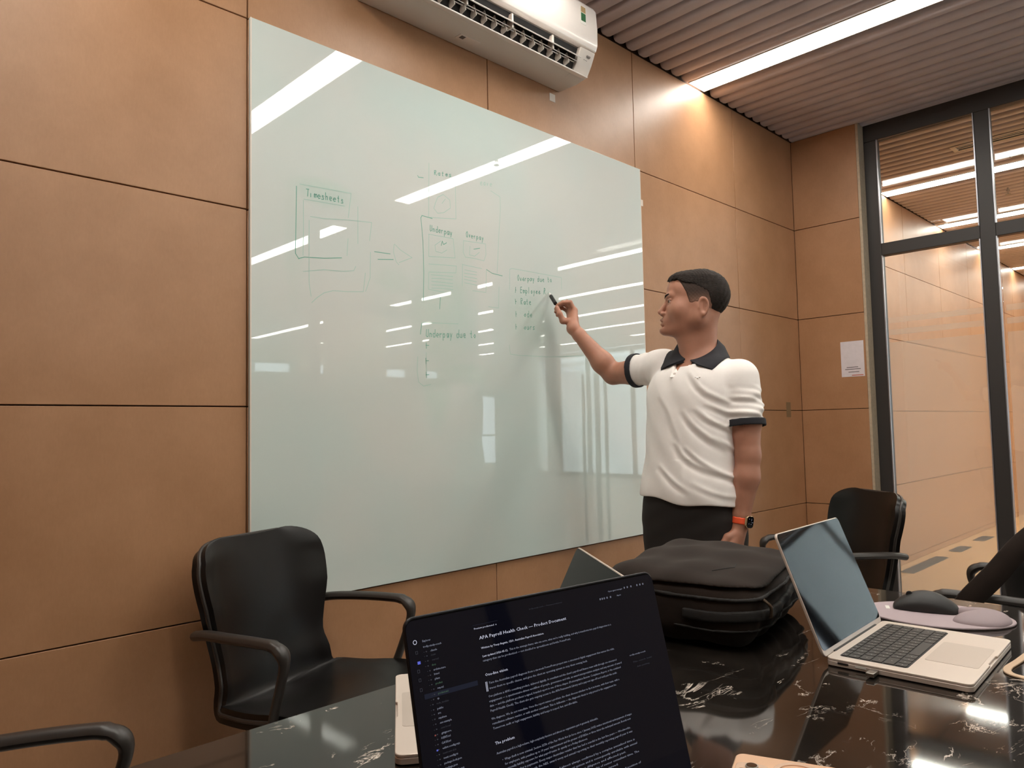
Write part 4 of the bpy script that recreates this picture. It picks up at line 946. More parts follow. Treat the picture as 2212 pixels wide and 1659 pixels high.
def sdf_mesh(name, F, lo, hi, h, smooth=1):
    lo = np.asarray(lo, float); hi = np.asarray(hi, float); bs = 8 * h
    nb = np.ceil((hi - lo) / bs).astype(int)
    g = np.stack(np.meshgrid(*[np.arange(n) for n in nb], indexing='ij'), -1).reshape(-1, 3)
    ctr = lo + (g + .5) * bs
    dc = F.at(ctr)
    g = g[np.abs(dc) < bs * .87 * 1.35 + .006]
    o9 = np.stack(np.meshgrid(*[np.arange(9)] * 3, indexing='ij'), -1).reshape(-1, 3)
    NB = nb * 8 + 2; 
    CO = np.array([[i, j, k] for i in (0, 1) for j in (0, 1) for k in (0, 1)])
    ED = [(a, b) for a in range(8) for b in range(a + 1, 8) if np.abs(CO[a] - CO[b]).sum() == 1]
    keys, verts, quads = [], [], []
    def gid(c): return (c[..., 0].astype(np.int64) * NB[1] + c[..., 1]) * NB[2] + c[..., 2]
    for c0 in range(0, len(g), 1500):
        gb = g[c0:c0 + 1500]
        gi = gb[:, None, :] * 8 + o9[None]
        v = F.ev(lo + gi * h).reshape(-1, 9, 9, 9)
        cs = np.stack([v[:, i:8 + i, j:8 + j, k:8 + k] for i, j, k in CO], -1)
        ins = cs < 0
        mixed = ins.any(-1) & ~ins.all(-1)
        bi, i, j, k = np.nonzero(mixed)
        if len(bi) == 0: continue
        cell = gb[bi] * 8 + np.stack([i, j, k], -1); val = cs[bi, i, j, k]
        acc = np.zeros((len(bi), 3)); cnt = np.zeros(len(bi))
        for a, b in ED:
            va, vb = val[:, a], val[:, b]; m = (va < 0) != (vb < 0)
            t = np.where(m, va / np.where(m, va - vb, 1), 0)
            acc += m[:, None] * (CO[a] + (CO[b] - CO[a]) * t[:, None]); cnt += m
        verts.append(lo + (cell + acc / cnt[:, None]) * h); keys.append(gid(cell))
        for ax in range(3):
            o = np.zeros(3, int); o[ax] = 1
            ib = int(o[0] * 4 + o[1] * 2 + o[2])
            m = (val[:, 0] < 0) != (val[:, ib] < 0)
            cc = cell[m]; flip = val[m, 0] < 0
            e1 = np.zeros(3, int); e2 = np.zeros(3, int); e1[(ax + 1) % 3] = 1; e2[(ax + 2) % 3] = 1
            q = np.stack([gid(cc), gid(cc - e1), gid(cc - e1 - e2), gid(cc - e2)], -1)
            q[~flip] = q[~flip][:, ::-1]; quads.append(q)
    keys = np.concatenate(keys); verts = np.concatenate(verts); quads = np.concatenate(quads)
    order = np.argsort(keys); ks = keys[order]
    pos = np.clip(np.searchsorted(ks, quads), 0, len(ks) - 1); ok = (ks[pos] == quads).all(-1)
    quads = order[pos[ok]]
    for _ in range(smooth):
        acc = np.zeros_like(verts); cn = np.zeros(len(verts))
        for a in range(4):
            b = (a + 1) % 4
            np.add.at(acc, quads[:, a], verts[quads[:, b]]); np.add.at(cn, quads[:, a], 1)
            np.add.at(acc, quads[:, b], verts[quads[:, a]]); np.add.at(cn, quads[:, b], 1)
        verts = verts * .5 + .5 * acc / np.maximum(cn, 1)[:, None]
    me = bpy.data.meshes.new(name)
    me.vertices.add(len(verts)); me.vertices.foreach_set('co', verts.ravel())
    me.loops.add(len(quads) * 4); me.loops.foreach_set('vertex_index', quads.ravel().astype(np.int32))
    me.polygons.add(len(quads)); me.polygons.foreach_set('loop_start', np.arange(0, len(quads) * 4, 4, dtype=np.int32))
    me.update(calc_edges=True); me.validate()
    me.polygons.foreach_set('use_smooth', [True] * len(me.polygons))
    return me
def sdf_obj(name, F, lo, hi, h, m, parent, smooth=1, world=True):
    return link(name, sdf_mesh(name, F, lo, hi, h, smooth), m, parent, world)
def surf(F, o, d, tmax=.6):
    o = np.asarray(o, float); d = np.asarray(d, float); d = d / np.linalg.norm(d)
    t = np.linspace(0, tmax, 1200); v = F.at(o + t[:, None] * d); i = int(np.argmax(v < 0))
    return Vector(o + t[i] * d)
def pl(*q): return np.array([q[0], q[1], q[2] + CZ])

# ================================================================== BACKPACK LYING ON THE TABLE
bpk = thing('backpack', 'dark brown black backpack lying flat on the table behind the front laptop', 'backpack', (1.42, .86, TT))
# local frame of the bag: long side runs along u, short side along w
bo = pl(1.425, .860, -.4135); ang = math.radians(12)
bu = np.array([math.cos(ang), math.sin(ang), 0]); bw = np.array([-math.sin(ang), math.cos(ang), 0])
def bl(p):
    q = p - bo; return np.stack([q @ bu, q @ bw, q[..., 2]], -1)
def bagbody(p):
    q = bl(p); x, y, z = q[..., 0], q[..., 1], q[..., 2]
    top = .132 + .012 * np.exp(-((x - .06) / .12) ** 2 - ((y - .05) / .10) ** 2) - .018 * np.clip(-y / .15, 0, 1) - .01 * np.clip(-x / .2, 0, 1)
    d = rbox(np.stack([x * (1 + .14 * np.clip(z / .2, 0, 1)), y, z - .066], -1), (0, 0, 0), (.212, .155, .066), .045)
    d = smax(d, z - top, .03)
    d = d + .0025 * np.sin(x * 42 + 9 * y) * np.sin(z * 60 + 3) + .0018 * np.sin(y * 61 + x * 17 + 1) + .002 * np.sin(x * 90 + z * 50) * np.clip((.1 - z) / .06, 0, 1)
    return d
FB = Field().add(bagbody, bo + [0, 0, .07], .30)
sdf_obj('body', FB, bo - [.27, .27, .005], bo + [.27, .27, .18], .004, 'nylon', bpk, 1)
# top panel: smooth flap with a raised rim, shorter than the bag so that its edge reads
def flapf(p):
    q = bl(p); x, y, z = q[..., 0], q[..., 1], q[..., 2]
    d0 = bagbody(p)
    shell = np.abs(d0 - .007) - .004
    e = rbox(np.stack([x + .012, y + .004, z * 0], -1), (0, 0, 0), (.192, .150, 1), .045)
    cut = (.102 + .008 * np.sin(x * 23) - z)
    return smax(smax(shell, e, .006), cut, .006)
sdf_obj('top_flap', Field().add(flapf, bo + [0, 0, .1], .32), bo - [.27, .27, .0], bo + [.27, .27, .18], .0036, 'nylon', bpk, 1)
def band(z0, hw, th, name, m, x0=-1, x1=1, ylim=9, wob=.004):
    def f(p):
        q = bl(p); x, y, z = q[..., 0], q[..., 1], q[..., 2]
        sh = np.abs(bagbody(p) - .002) - th
        zz = np.abs(z - z0 - wob * np.sin(x * 20) - wob * .6 * np.sin(y * 25)) - hw
        d = smax(sh, zz, .003); d = smax(d, x - x1, .003); d = smax(d, x0 - x, .003)
        return smax(d, y - ylim, .003)
    return sdf_obj(name, Field().add(f, bo + [0, 0, .07], .30), bo - [.27, .27, .0], bo + [.27, .27, .18], .0035, m, bpk, 1)
band(.088, .004, .0035, 'zip', 'nylon2', wob=.003)
band(.055, .010, .006, 'compression_strap', 'nylon2', ylim=-.02, wob=.008)
band(.030, .003, .0035, 'pocket_zip', 'nylon2', ylim=.0, wob=.006)
def bpnt(x, y, z): return Vector(bo + bu * x + bw * y + np.array([0, 0, z]))
MB().tube(bez([bpnt(.20, -.06, .09), bpnt(.225, -.04, .105), bpnt(.235, .02, .108), bpnt(.222, .07, .095), bpnt(.20, .08, .085)], 5), .009, 10, flat=.5).build('grab_handle', 'nylon2', bpk)
MB().tube(bez([bpnt(.13, -.158, .085), bpnt(.135, -.168, .075), bpnt(.128, -.165, .055), bpnt(.137, -.17, .042)], 5), .003, 8).build('zip_pull', 'zipm', bpk)
MB().tube(bez([bpnt(-.16, -.160, .088), bpnt(-.155, -.172, .075), bpnt(-.15, -.17, .055)], 5), .003, 8).build('zip_pull', 'zipm', bpk)
# printed/embossed seam on the top panel
sm = [bpnt(-.13, -.055, 0), bpnt(-.085, -.085, 0), bpnt(-.04, -.075, 0)]
for a, b in ((sm[0], sm[1]), (sm[1], sm[2])):
    pts = [surf(Field().add(lambda p: bagbody(p) - .011, bo, .4), np.array(a.lerp(b, f)) + [0, 0, .19], (0, 0, -1), .2) + Vector((0, 0, .0004)) for f in np.linspace(0, 1, 8)]
    MB().tube(pts, .0012, 6).build('stitched_seam', 'nylon2', bpk)

# ================================================================== BAG ON THE CHAIR AT THE RIGHT EDGE
b2 = thing('shoulder_bag', 'black bag on the chair at the right edge with a broad strap slanting up', 'bag', (2.66, .44, .5))
def bag2(p):
    q = p - pl(2.50, .36, 0) + np.array([0, 0, CZ]) * 0
    x, y, z = p[..., 0] - 2.66, p[..., 1] - .44, p[..., 2]
    d = rbox(np.stack([x, y, z - .655], -1), (0, 0, 0), (.17, .115, .150), .06)
    return d + .004 * np.sin(x * 34 + z * 12) + .004 * np.sin(z * 28 + y * 22)
sdf_obj('body', Field().add(bag2, (2.66, .44, .66), .35), (2.40, .24, .47), (2.92, .64, .92), .007, 'nylon2', b2, 1)
stp = bez([Vector((2.66, .40, .86)), Vector((2.54, .42, .885)), Vector((2.42, .48, .83)), P(2.345, .537, -.422), P(2.30, .60, -.505), Vector((2.33, .62, .60)), Vector((2.42, .56, .56))], 6)
R = []
for i, p in enumerate(stp):
    t = (stp[min(i + 1, len(stp) - 1)] - stp[max(0, i - 1)]).normalized(); s = t.cross(Vector((-.75, -.6, .25))).normalized() * .030; n = t.cross(s).normalized() * .0045
    R.append([p - s * .93 - n, p - s - n * .2, p - s * .93 + n, p + s * .93 + n, p + s - n * .2, p + s * .93 - n])
MB().loft(R).build('strap', 'nylon', b2, angle=60)

# ================================================================== THE MAN AT THE BOARD
man = thing('person', 'man in white polo shirt with black collar and cuffs writing on the glass board', 'person', (2.33, 1.45, 0))
# --- head, in its own frame (forward, left, up)
HO = pl(2.324, 1.401, .437)
f0 = np.array([-.583, .812, 0]); f0 /= np.linalg.norm(f0); tp = math.radians(3)
HF = f0 * math.cos(tp) + np.array([0, 0, math.sin(tp)]); HU = -f0 * math.sin(tp) + np.array([0, 0, math.cos(tp)]); HL = np.cross(HU, HF)
def hw(f, l, u): return HO + HF * f + HL * l + HU * u
def hl(p):
    q = p - HO; return np.stack([q @ HF, q @ HL, q @ HU], -1)
EAR = []
for k in range(12):
    a = math.radians(-100 + 265 * k / 11)
    r = .017 + .0 * k
    EAR.append((-.016 - .0165 * math.cos(a + math.pi) * 1.0 * 1, .0, -.022 + .029 * math.sin(a + .0)))
def headf(p):
    q0 = hl(p); q = q0.copy(); q[..., 1] = np.abs(q[..., 1])
    d = ell(q, (-.012, 0, .028), (.094, .0745, .084))
    d = smin(d, ell(q, (.040, 0, -.020), (.070, .060, .088)), .03)
    d = smin(d, ell(q, (.058, 0, .050), (.050, .056, .050)), .03)
    d = smin(d, rcone(q, (.002, .050, -.062), (.090, .014, -.099), .0215, .018), .035)
    d = smin(d, rcone(q, (-.004, .052, -.02), (.002, .049, -.062), .024, .0215), .03)
    d = smin(d, ell(q, (.109, 0, -.100), (.0245, .022, .019)), .014)
    d = smin(d, sph(q, (.068, .034, -.032), .029), .035)
    d = smin(d, rcone(q, (.093, .036, .022), (.107, .008, .021), .011, .010), .012)
    d = smax(d, -ell(q, (.116, .031, .000), (.018, .016, .012)), .010)
    d = smin(d, ell(q, (.098, 0, -.066), (.028, .030, .034)), .016)
    d = smin(d, rcone(q, (.104, 0, .010), (.131, 0, -.033), .0070, .0100), .009)
    d = smin(d, ell(q, (.120, .0115, -.041), (.012, .0085, .0075)), .006)
    d = smax(d, -ell(q, (.121, .0075, -.0485), (.006, .004, .003)), .003)
    d = smin(d, rcone(q, (.1265, 0, -.0625), (.110, .023, -.0695), .0062, .0030), .004)
    d = smin(d, rcone(q, (.1245, 0, -.0790), (.109, .020, -.0730), .0068, .0030), .004)
    d = smax(d, -rcone(q, (.134, 0, -.0707), (.108, .022, -.0708), .0036, .0014), .0015)
    d = smax(d, -rcone(q, (.133, 0, -.0875), (.118, .014, -.0870), .0050, .0030), .006)
    # upper and lower lids
    d = smin(d, rcone(q, (.1045, .018, .0075), (.0985, .043, .006), .0042, .0036), .003)
    d = smin(d, rcone(q, (.1035, .018, -.0050), (.0975, .042, -.0040), .0034, .0030), .004)
    # ears: rim, lobe, bowl
    e = q - np.array([-.012, .0765, -.024]); e2 = e.copy(); e2[..., 1] = e[..., 1] + .30 * e[..., 0]
    rr = np.sqrt((e2[..., 0] / .0165) ** 2 + ((e2[..., 2]) / .0285) ** 2)
    rim = np.sqrt(((rr - 1) * .019) ** 2 + (e2[..., 1] - .005) ** 2) - .0042
    rim = smax(rim, e2[..., 0] * .8 - .010 - e2[..., 2] * .35 * (e2[..., 2] < 0), .004)
    bowl = np.sqrt((np.maximum(rr - .95, 0) * .02) ** 2 + (e2[..., 1]) ** 2) - .0038
    lobe = ell(e2, (.003, .002, -.027), (.0095, .0045, .0100))
    tragus = ell(e2, (.013, .003, -.003), (.005, .006, .007))
    ear = smin(smin(smin(rim, bowl, .004), lobe, .006), tragus, .004)
    ear = smax(ear, -ell(e2, (.000, .009, .001), (.0105, .0085, .0170)), .003)
    ear = smin(ear, rcone(e2, (-.006, .003, .012), (-.008, .003, -.012), .0026, .0026), .003)
    return smin(d, ear, .004)

# --- skeleton (absolute positions)
NB = pl(2.342, 1.415, .235); NT = pl(2.335, 1.395, .350)
SR = pl(2.355, 1.590, .222); SL = pl(2.352, 1.264, .134)
ER = pl(2.352, 1.812, .212); WR = pl(2.262, 1.938, .402)
EL = pl(2.335, 1.236, -.105); WL = pl(2.312, 1.262, -.335)
HR = pl(2.335, 1.545, -.335); HLp = pl(2.345, 1.372, -.345)
KR = pl(2.315, 1.56, -.71); KL = pl(2.33, 1.35, -.71)
AR = pl(2.36, 1.565, -1.085); AL = pl(2.37, 1.335, -1.085)
# torso sections: height, centre x, centre y, half width (side), half depth (front-back)
TZ = np.array([-.50, -.42, -.34, -.26, -.16, -.05, .04, .12, .18, .22, .255, .29])
TX = np.array([2.335, 2.337, 2.335, 2.325, 2.318, 2.318, 2.325, 2.332, 2.338, 2.342, 2.345, 2.345])
TYc = np.array([1.458, 1.458, 1.458, 1.455, 1.450, 1.442, 1.436, 1.430, 1.425, 1.420, 1.416, 1.414])
TA = np.array([.165, .172, .176, .170, .158, .156, .162, .170, .160, .118, .060, .045])
TB = np.array([.105, .118, .124, .122, .116, .112, .114, .116, .106, .082, .055, .045])
ZF = np.linspace(-.52, .31, 200)
def smooth_tab(v):
    w = np.interp(ZF, TZ, v); k = np.exp(-(np.arange(-18, 19) / 7.0) ** 2); k /= k.sum()
    return np.convolve(np.pad(w, 18, mode='edge'), k, 'valid')
TX, TYc, TA, TB = [smooth_tab(v) for v in (TX, TYc, TA, TB)]; TZ = ZF
def torso(p, off=0.0, scale=(1, 1)):
    z = p[..., 2] - CZ
    a = np.interp(z, TZ, TA) * scale[0] + off; b = np.interp(z, TZ, TB) * scale[1] + off
    x = (p[..., 0] - np.interp(z, TZ, TX)) / b; y = (p[..., 1] - np.interp(z, TZ, TYc)) / a
    r = (np.abs(x) ** 2.3 + np.abs(y) ** 2.3) ** (1 / 2.3)
    return (r - 1) * np.minimum(a, b)
def hand(F, W, mcp, chains, thumb, rw=.0245):
    """palm plus five separate fingers: chains = [[pip, dip, tip], ...]"""
    for m in mcp: F.cone(W, m, .021, .0122, .012)
    for a, b in zip(mcp, mcp[1:]): F.cone(a, b, .0115, .0115, .008)
    mid = (mcp[0] + mcp[-1]) / 2
    F.cone(W * .5 + mid * .5, mid, .020, .014, .012)
    for m, ch, r in zip(mcp, chains, (.0100, .0102, .0096, .0086)):
        prev = m
        for q, r2 in zip(ch, (.0090, .0084, .0072)):
            F.cone(prev, q, r, r2 * r / .0100 if r < .0095 else r2, .0035); prev = q; r = r2
    prev = W * .62 + mcp[0] * .38; r = .016
    for q, r2 in zip(thumb, (.0128, .0108, .0086)):
        F.cone(prev, q, r, r2, .006); prev = q; r = r2
cr = np.array([.7134, -.7005, -.0204]); cu_ = np.array([-.0281, -.0577, .9979]); cf = np.array([.7002, .7114, .0609])
def px(x, y, d):   # a point of the sitter's model read off the calibrated photograph: column, row, distance
    q = cf + cr * (x - 1106) / 1594.2555 - cu_ * (y - 829.5) / 1594.2555
    return q * d + np.array([0, 0, CZ])
body = Field()
body.add(headf, HO + [0, 0, -.01], .17, 0)
body.cone(NB + [.002, .004, -.03], NT + [-.006, .006, .02], .061, .051, .03)
body.cone(hw(.045, 0, -.095), NB + [-.035, .01, .0], .034, .034, .03)
body.cone(hw(-.028, 0, -.045), NB + [.010, .004, .02], .040, .048, .03)
body.add(lambda p: smax(torso(p, -.004), -(p[..., 2] - CZ + .48), .02), pl(2.33, 1.44, -.1), .46, .02)
body.cone(NB + [0, .03, -.01], SR + [0, -.01, .0], .045, .050, .03)
body.cone(NB + [0, -.03, -.01], SL + [0, .01, .01], .045, .052, .03)
body.ball(SR, .054, .02); body.ball(SL, .058, .02)
# right arm, raised
body.cone(SR, SR * .45 + ER * .55 + [0, 0, -.004], .052, .049, .02)
body.cone(SR * .45 + ER * .55 + [0, 0, -.004], ER, .049, .041, .015)
fm = ER * .70 + WR * .30 + [.0, -.006, -.010]
body.cone(ER, fm, .041, .0415, .015); body.cone(fm, WR * .85 + ER * .15, .0415, .0265, .02); body.cone(WR * .85 + ER * .15, WR, .0265, .0235, .01)
# left arm, hanging
um = SL * .5 + EL * .5 + [0, -.004, 0]
body.cone(SL, um, .056, .0525, .02); body.cone(um, EL, .0515, .0405, .02)
fl = EL * .68 + WL * .32 + [0, -.004, 0]
body.cone(EL, fl, .0405, .0410, .015); body.cone(fl, WL * .88 + EL * .12, .0410, .029, .02); body.cone(WL * .88 + EL * .12, WL, .029, .0265, .01)
# right hand holding the marker
MCP = [px(1241, 671, 3.035), px(1238, 668, 3.058), px(1234, 669, 3.080), px(1229, 674, 3.098)]
CH = [[px(1232, 653, 3.030), px(1216, 653, 3.022), px(1204, 659, 3.020)],
      [px(1225, 652, 3.060), px(1209, 657, 3.055), px(1200, 667, 3.040)],
      [px(1219, 656, 3.085), px(1204, 662, 3.080), px(1200, 674, 3.066)],
      [px(1213, 664, 3.100), px(1203, 672, 3.096), px(1204, 682, 3.086)]]
TH = [px(1216, 693, 2.995), px(1209, 678, 2.992), px(1203, 664, 3.002)]
hand(body, WR, MCP, CH, TH)
# left hand, relaxed beside the thigh
d = np.array([-.03, .012, -.095]); d /= np.linalg.norm(d); sx = np.array([-1, .12, .0]); sx /= np.linalg.norm(sx); nn = np.cross(d, sx)
if nn[1] < 0: nn = -nn                                     # nn points to the thigh
mc = [WL + d * .084 + sx * o for o in (.030, .010, -.010, -.028)]
chs = []
for i, (m, L) in enumerate(zip(mc, (.86, .96, .90, .72))):
    a = m + (d * .042 + nn * .008) * L; b = a + (d * .024 + nn * .012) * L; c = b + (d * .014 + nn * .014) * L
    chs.append([a, b, c])
thb = [WL + d * .045 + sx * .038 + nn * .012, WL + d * .075 + sx * .048 + nn * .02, WL + d * .100 + sx * .046 + nn * .026]
hand(body, WL, mc, chs, thb)
# legs
for H, K, A in ((HR, KR, AR), (HLp, KL, AL)):
    body.cone(H, K, .086, .055, .03); body.cone(K, K * .6 + A * .4 + [.012, 0, 0], .055, .054, .03); body.cone(K * .6 + A * .4 + [.012, 0, 0], A, .054, .038, .02)
    body.cone(A, A + np.array([-.13, 0, -.045]), .036, .028, .02)
bmesh_ = sdf_mesh('body', body, pl(2.0, 1.02, -1.18), pl(2.62, 2.16, .60), .0026, 1)
link('body', bmesh_, 'skin', man)

# --- shirt
def th_z(p):
    z = p[..., 2] - CZ
    return np.degrees(np.arctan2(-(p[..., 1] - 1.445), -(p[..., 0] - 2.325))), z
def px2tz(x, y):
    return 45 + math.degrees(math.asin(max(-.99, min(.99, (x - 1488) / 96.0)))), (912 - y) * 2.56 / 1594.0
FOLDS = [([(1468, 800), (1498, 843), (1558, 880)], .0055, .008), ([(1498, 868), (1535, 888), (1566, 902)], .005, .007), ([(1478, 878), (1508, 905), (1556, 932)], .006, .008),
         ([(1450, 884), (1474, 915), (1512, 948), (1545, 972)], .0065, .009), ([(1428, 950), (1458, 985), (1518, 1015), (1583, 1040)], .0065, .009), ([(1452, 960), (1500, 1000), (1578, 1052)], .006, .008),
         ([(1402, 1000), (1425, 1030), (1455, 1052)], .0055, .008), ([(1538, 828), (1552, 855), (1563, 884)], .004, .006), ([(1512, 940), (1556, 968), (1588, 985)], .0055, .008),
         ([(1425, 905), (1440, 960), (1440, 1040)], .003, .010), ([(1400, 850), (1415, 880), (1430, 940)], .003, .010), ([(1465, 1035), (1520, 1060), (1580, 1070)], .003, .008)]
SEG = []
for pts, A, sg in FOLDS:
    q = [Vector((*px2tz(*c), 0)) for c in pts]; q = bez(q, 3)
    for i, (a, b) in enumerate(zip(q, q[1:])): SEG.append((a[:2], b[:2], A, sg, i / (len(q) - 1), (i + 1) / (len(q) - 1)))
NF = {}
def folds(p):
    th, z = th_z(p); s = np.radians(th) * .145
    best = None; r = np.zeros_like(z); cur = np.full_like(z, 9.0); cv = np.zeros_like(z)
    for i, (a, b, A, sg, t0, t1) in enumerate(SEG):
        a1 = np.array([math.radians(a[0]) * .145, a[1]]); b1 = np.array([math.radians(b[0]) * .145, b[1]]); ba = b1 - a1
        h = np.clip(((s - a1[0]) * ba[0] + (z - a1[1]) * ba[1]) / (ba @ ba), 0, 1)
        dx = s - a1[0] - h * ba[0]; dz = z - a1[1] - h * ba[1]; n = np.array([ba[1], -ba[0]]) / np.linalg.norm(ba); n = n if n[1] < 0 else -n
        sd = dx * n[0] + dz * n[1]; dist = np.sqrt(dx * dx + dz * dz); t = t0 + (t1 - t0) * h
        w = A * np.sin(np.pi * np.clip(.10 + .87 * t, 0, 1)) ** .8 * (np.exp(-(dist / sg) ** 2) - .9 * np.exp(-((sd - sg * 1.9) ** 2 + np.maximum(dist ** 2 - sd ** 2, 0)) / (sg * 1.2) ** 2))
        near = dist < cur; cur = np.where(near, dist, cur); cv = np.where(near, w, cv)
        if t1 > .999: r = r + cv; cur = np.full_like(z, 9.0); cv = np.zeros_like(z)
    return r * .62 + .0010 * np.sin(s * 60 + z * 45)
def hemz(p): return -.262 + .105 * (p[..., 1] - 1.46) + .006 * np.sin(p[..., 1] * 30)
def sleeve(F, S_, E_, f, r0, r1, wf):
    e = S_ * (1 - f) + E_ * f; ax = (e - S_) / np.linalg.norm(e - S_); L = np.linalg.norm(e - S_)
    def fn(p):
        t = np.clip(((p - S_) @ ax) / L, -.2, 1.2); d = length(p - S_ - (t * L)[..., None] * ax) - (r0 + (r1 - r0) * t)
        d = d - wf(p, t); return smax(d, (t - 1) * L, .003)
    F.add(fn, (S_ + e) / 2, L * .75 + r0 + .02, .022); return e, ax
shirt = Field()
def st_f(p):
    d = torso(p, .013) - folds(p)
    z = p[..., 2] - CZ
    d = d - .010 * np.exp(-((z + .24) / .08) ** 2)          # the hem stands off a little
    return d
shirt.add(st_f, pl(2.33, 1.44, 0), .42, 0)
shirt.cone(NB + [0, .03, -.05], SR + [0, 0, .004], .048, .058, .03)
shirt.cone(NB + [0, -.03, -.05], SL + [0, .012, .004], .048, .060, .03)
eR, aR = sleeve(shirt, SR, ER, .50, .064, .060, lambda p, t: .0014 * np.sin(t * 16 + p[..., 2] * 60) * np.clip(t * 2, 0, 1))
eL, aL = sleeve(shirt, SL, EL, .56, .066, .0655, lambda p, t: (.0042 * np.sin(t * 15 + (p[..., 0] + p[..., 1]) * 42) + .002 * np.sin(t * 34 - p[..., 0] * 60)) * np.clip(t * 2.2, 0, 1))
shirt.add(lambda p: hemz(p) - (p[..., 2] - CZ), pl(2.33, 1.44, -.3), .5, .004, 'i')
# neck opening with a short placket slit
def neckcut(p):
    q = p - (NB + np.array([-.012, 0, .055]))
    c = np.sqrt(q[..., 0] ** 2 + q[..., 1] ** 2) - .066 - .2 * np.clip(q[..., 2], -.03, .1)
    v = np.abs(p[..., 1] - 1.425 - .02) - np.clip((p[..., 2] - CZ - .170) * .35, 0, .03); v = smax(v, p[..., 0] - 2.30, .004)
    return smin(smax(c, -(q[..., 2] + .085), .006), smax(v, .170 - (p[..., 2] - CZ), .003), .004)
NC = NB + np.array([-.006, .0, 0])
shirt.add(neckcut, NB + [-.02, 0, .04], .16, .005, 's')
def undercollar(p):
    q = p - NC; a = np.arctan2(-q[..., 1], -q[..., 0])
    front = (1 + np.cos(a)) / 2; tilt = -np.sin(a)
    zt = .318 - .090 * front ** 1.1 + np.where(tilt > 0, .034 * tilt, .004 * tilt)
    return smax(np.sqrt(q[..., 0] ** 2 + q[..., 1] ** 2) - .094, (zt - .018 - .014 * front ** 3) - (p[..., 2] - CZ), .004)
shirt.add(undercollar, NB + [0, 0, .06], .17, .004, 's')
sh = sdf_obj('polo_shirt', shirt, pl(2.0, 1.10, -.36), pl(2.62, 1.78, .36), .0032, 'shirt', man, 1)
def cuff(e, ax, r, name='cuff_band'):
    def fn(p):
        q = p - e; t = q @ ax; rad = length(q - t[..., None] * ax)
        return smax(np.abs(rad - r) - .0028, np.abs(t + .004) - .0125, .002)
    return sdf_obj(name, Field().add(fn, e, r + .03), e - .10, e + .10, .0030, 'trim', man, 1)
cuff(eR + aR * .003, aR, .0640); cuff(eL + aL * .002, aL, .0680)
# collar: stands around the neck, folds over, two points at the front
R = []; n = 48
def czt(a):      # height of the collar fold around the neck; his right side rides up with the raised arm
    front = (1 + np.cos(a)) / 2; tilt = np.clip(-np.sin(a), -1, 1)
    return .318 - .090 * front ** 1.1 + np.where(tilt > 0, .034 * tilt, .004 * tilt)
for k in range(n + 1):
    a = math.radians(9 + (351 - 9) * k / n); u_ = a if a <= math.pi else 2 * math.pi - a; sg = 1 if a <= math.pi else -1
    zt = float(czt(a)); w0 = math.exp(-((u_ - math.radians(9)) / .6) ** 2)
    uo = math.radians(50) + (u_ - math.radians(9)) * (180 - 50) / (180 - 9); um_ = (u_ + uo) / 2
    ro = .108 + .024 * w0; zo = zt - .045 - .002 * w0
    def cp(r, z, ang_=a): return Vector((NC[0] - math.cos(ang_) * r, NC[1] - math.sin(ang_) * r * 1.02, z + CZ))
    def on(r, z, lift, ang_):
        q = cp(r, z, ang_); g = surf(shirt, (q.x, q.y, .42 + CZ), (0, 0, -1), .5); q.z = max(q.z, min(g.z, zt + CZ) + lift); return q
    am, ao = sg * um_ if sg > 0 else 2 * math.pi - um_, uo if sg > 0 else 2 * math.pi - uo
    R.append([cp(.064, zt - .040), cp(.0655, zt - .004), cp(.069, zt + .003), cp(.075, zt), on(ro * .87, zt * .62 + zo * .38, .0095, am), on(ro, zo, .006, ao), on(ro, zo - .003, .002, ao), on(ro * .86, zt * .6 + zo * .4 - .004, .002, am), cp(.072, zt - .010), cp(.069, zt - .04)])
col = MB().loft(R).build('collar', 'trim', sh, angle=50)
# placket and buttons
def onshirt(x, y): 
    o = px(x, y, 2.2); return surf(shirt, o, cf + cr * (x - 1106) / 1594.26 - cu_ * (y - 829.5) / 1594.26, .8)
pk = [onshirt(1467, 786), onshirt(1463, 793), onshirt(1458, 803), onshirt(1454, 815)]
camd = Vector(-cf)
R = []
for i, p in enumerate(pk):
    s = Vector(cr) * .012; nrm = camd * .003
    R.append([p - s + nrm, p + s + nrm, p + s - nrm, p - s - nrm])
MB().loft(R).build('placket', 'shirt', sh, bevel=.0012)
for (x, y) in ((1465, 790), (1457, 808)):
    p = onshirt(x, y) + camd * .003; MB().cyl(p, p + camd * .0025, .0048, 14).build('button', 'white', sh)
q = onshirt(1511, 816); e = MB()
for (a, b, r) in ((-.014, .002, .0022), (-.007, .0, .0030), (.001, .002, .0034), (.008, .0, .0028), (.013, .003, .0020)):
    e.sphere(q + Vector(cr) * a + Vector(cu_) * b + camd * -.0005, r, 10, 6)
e.build('chest_emblem', 'shirt', sh)

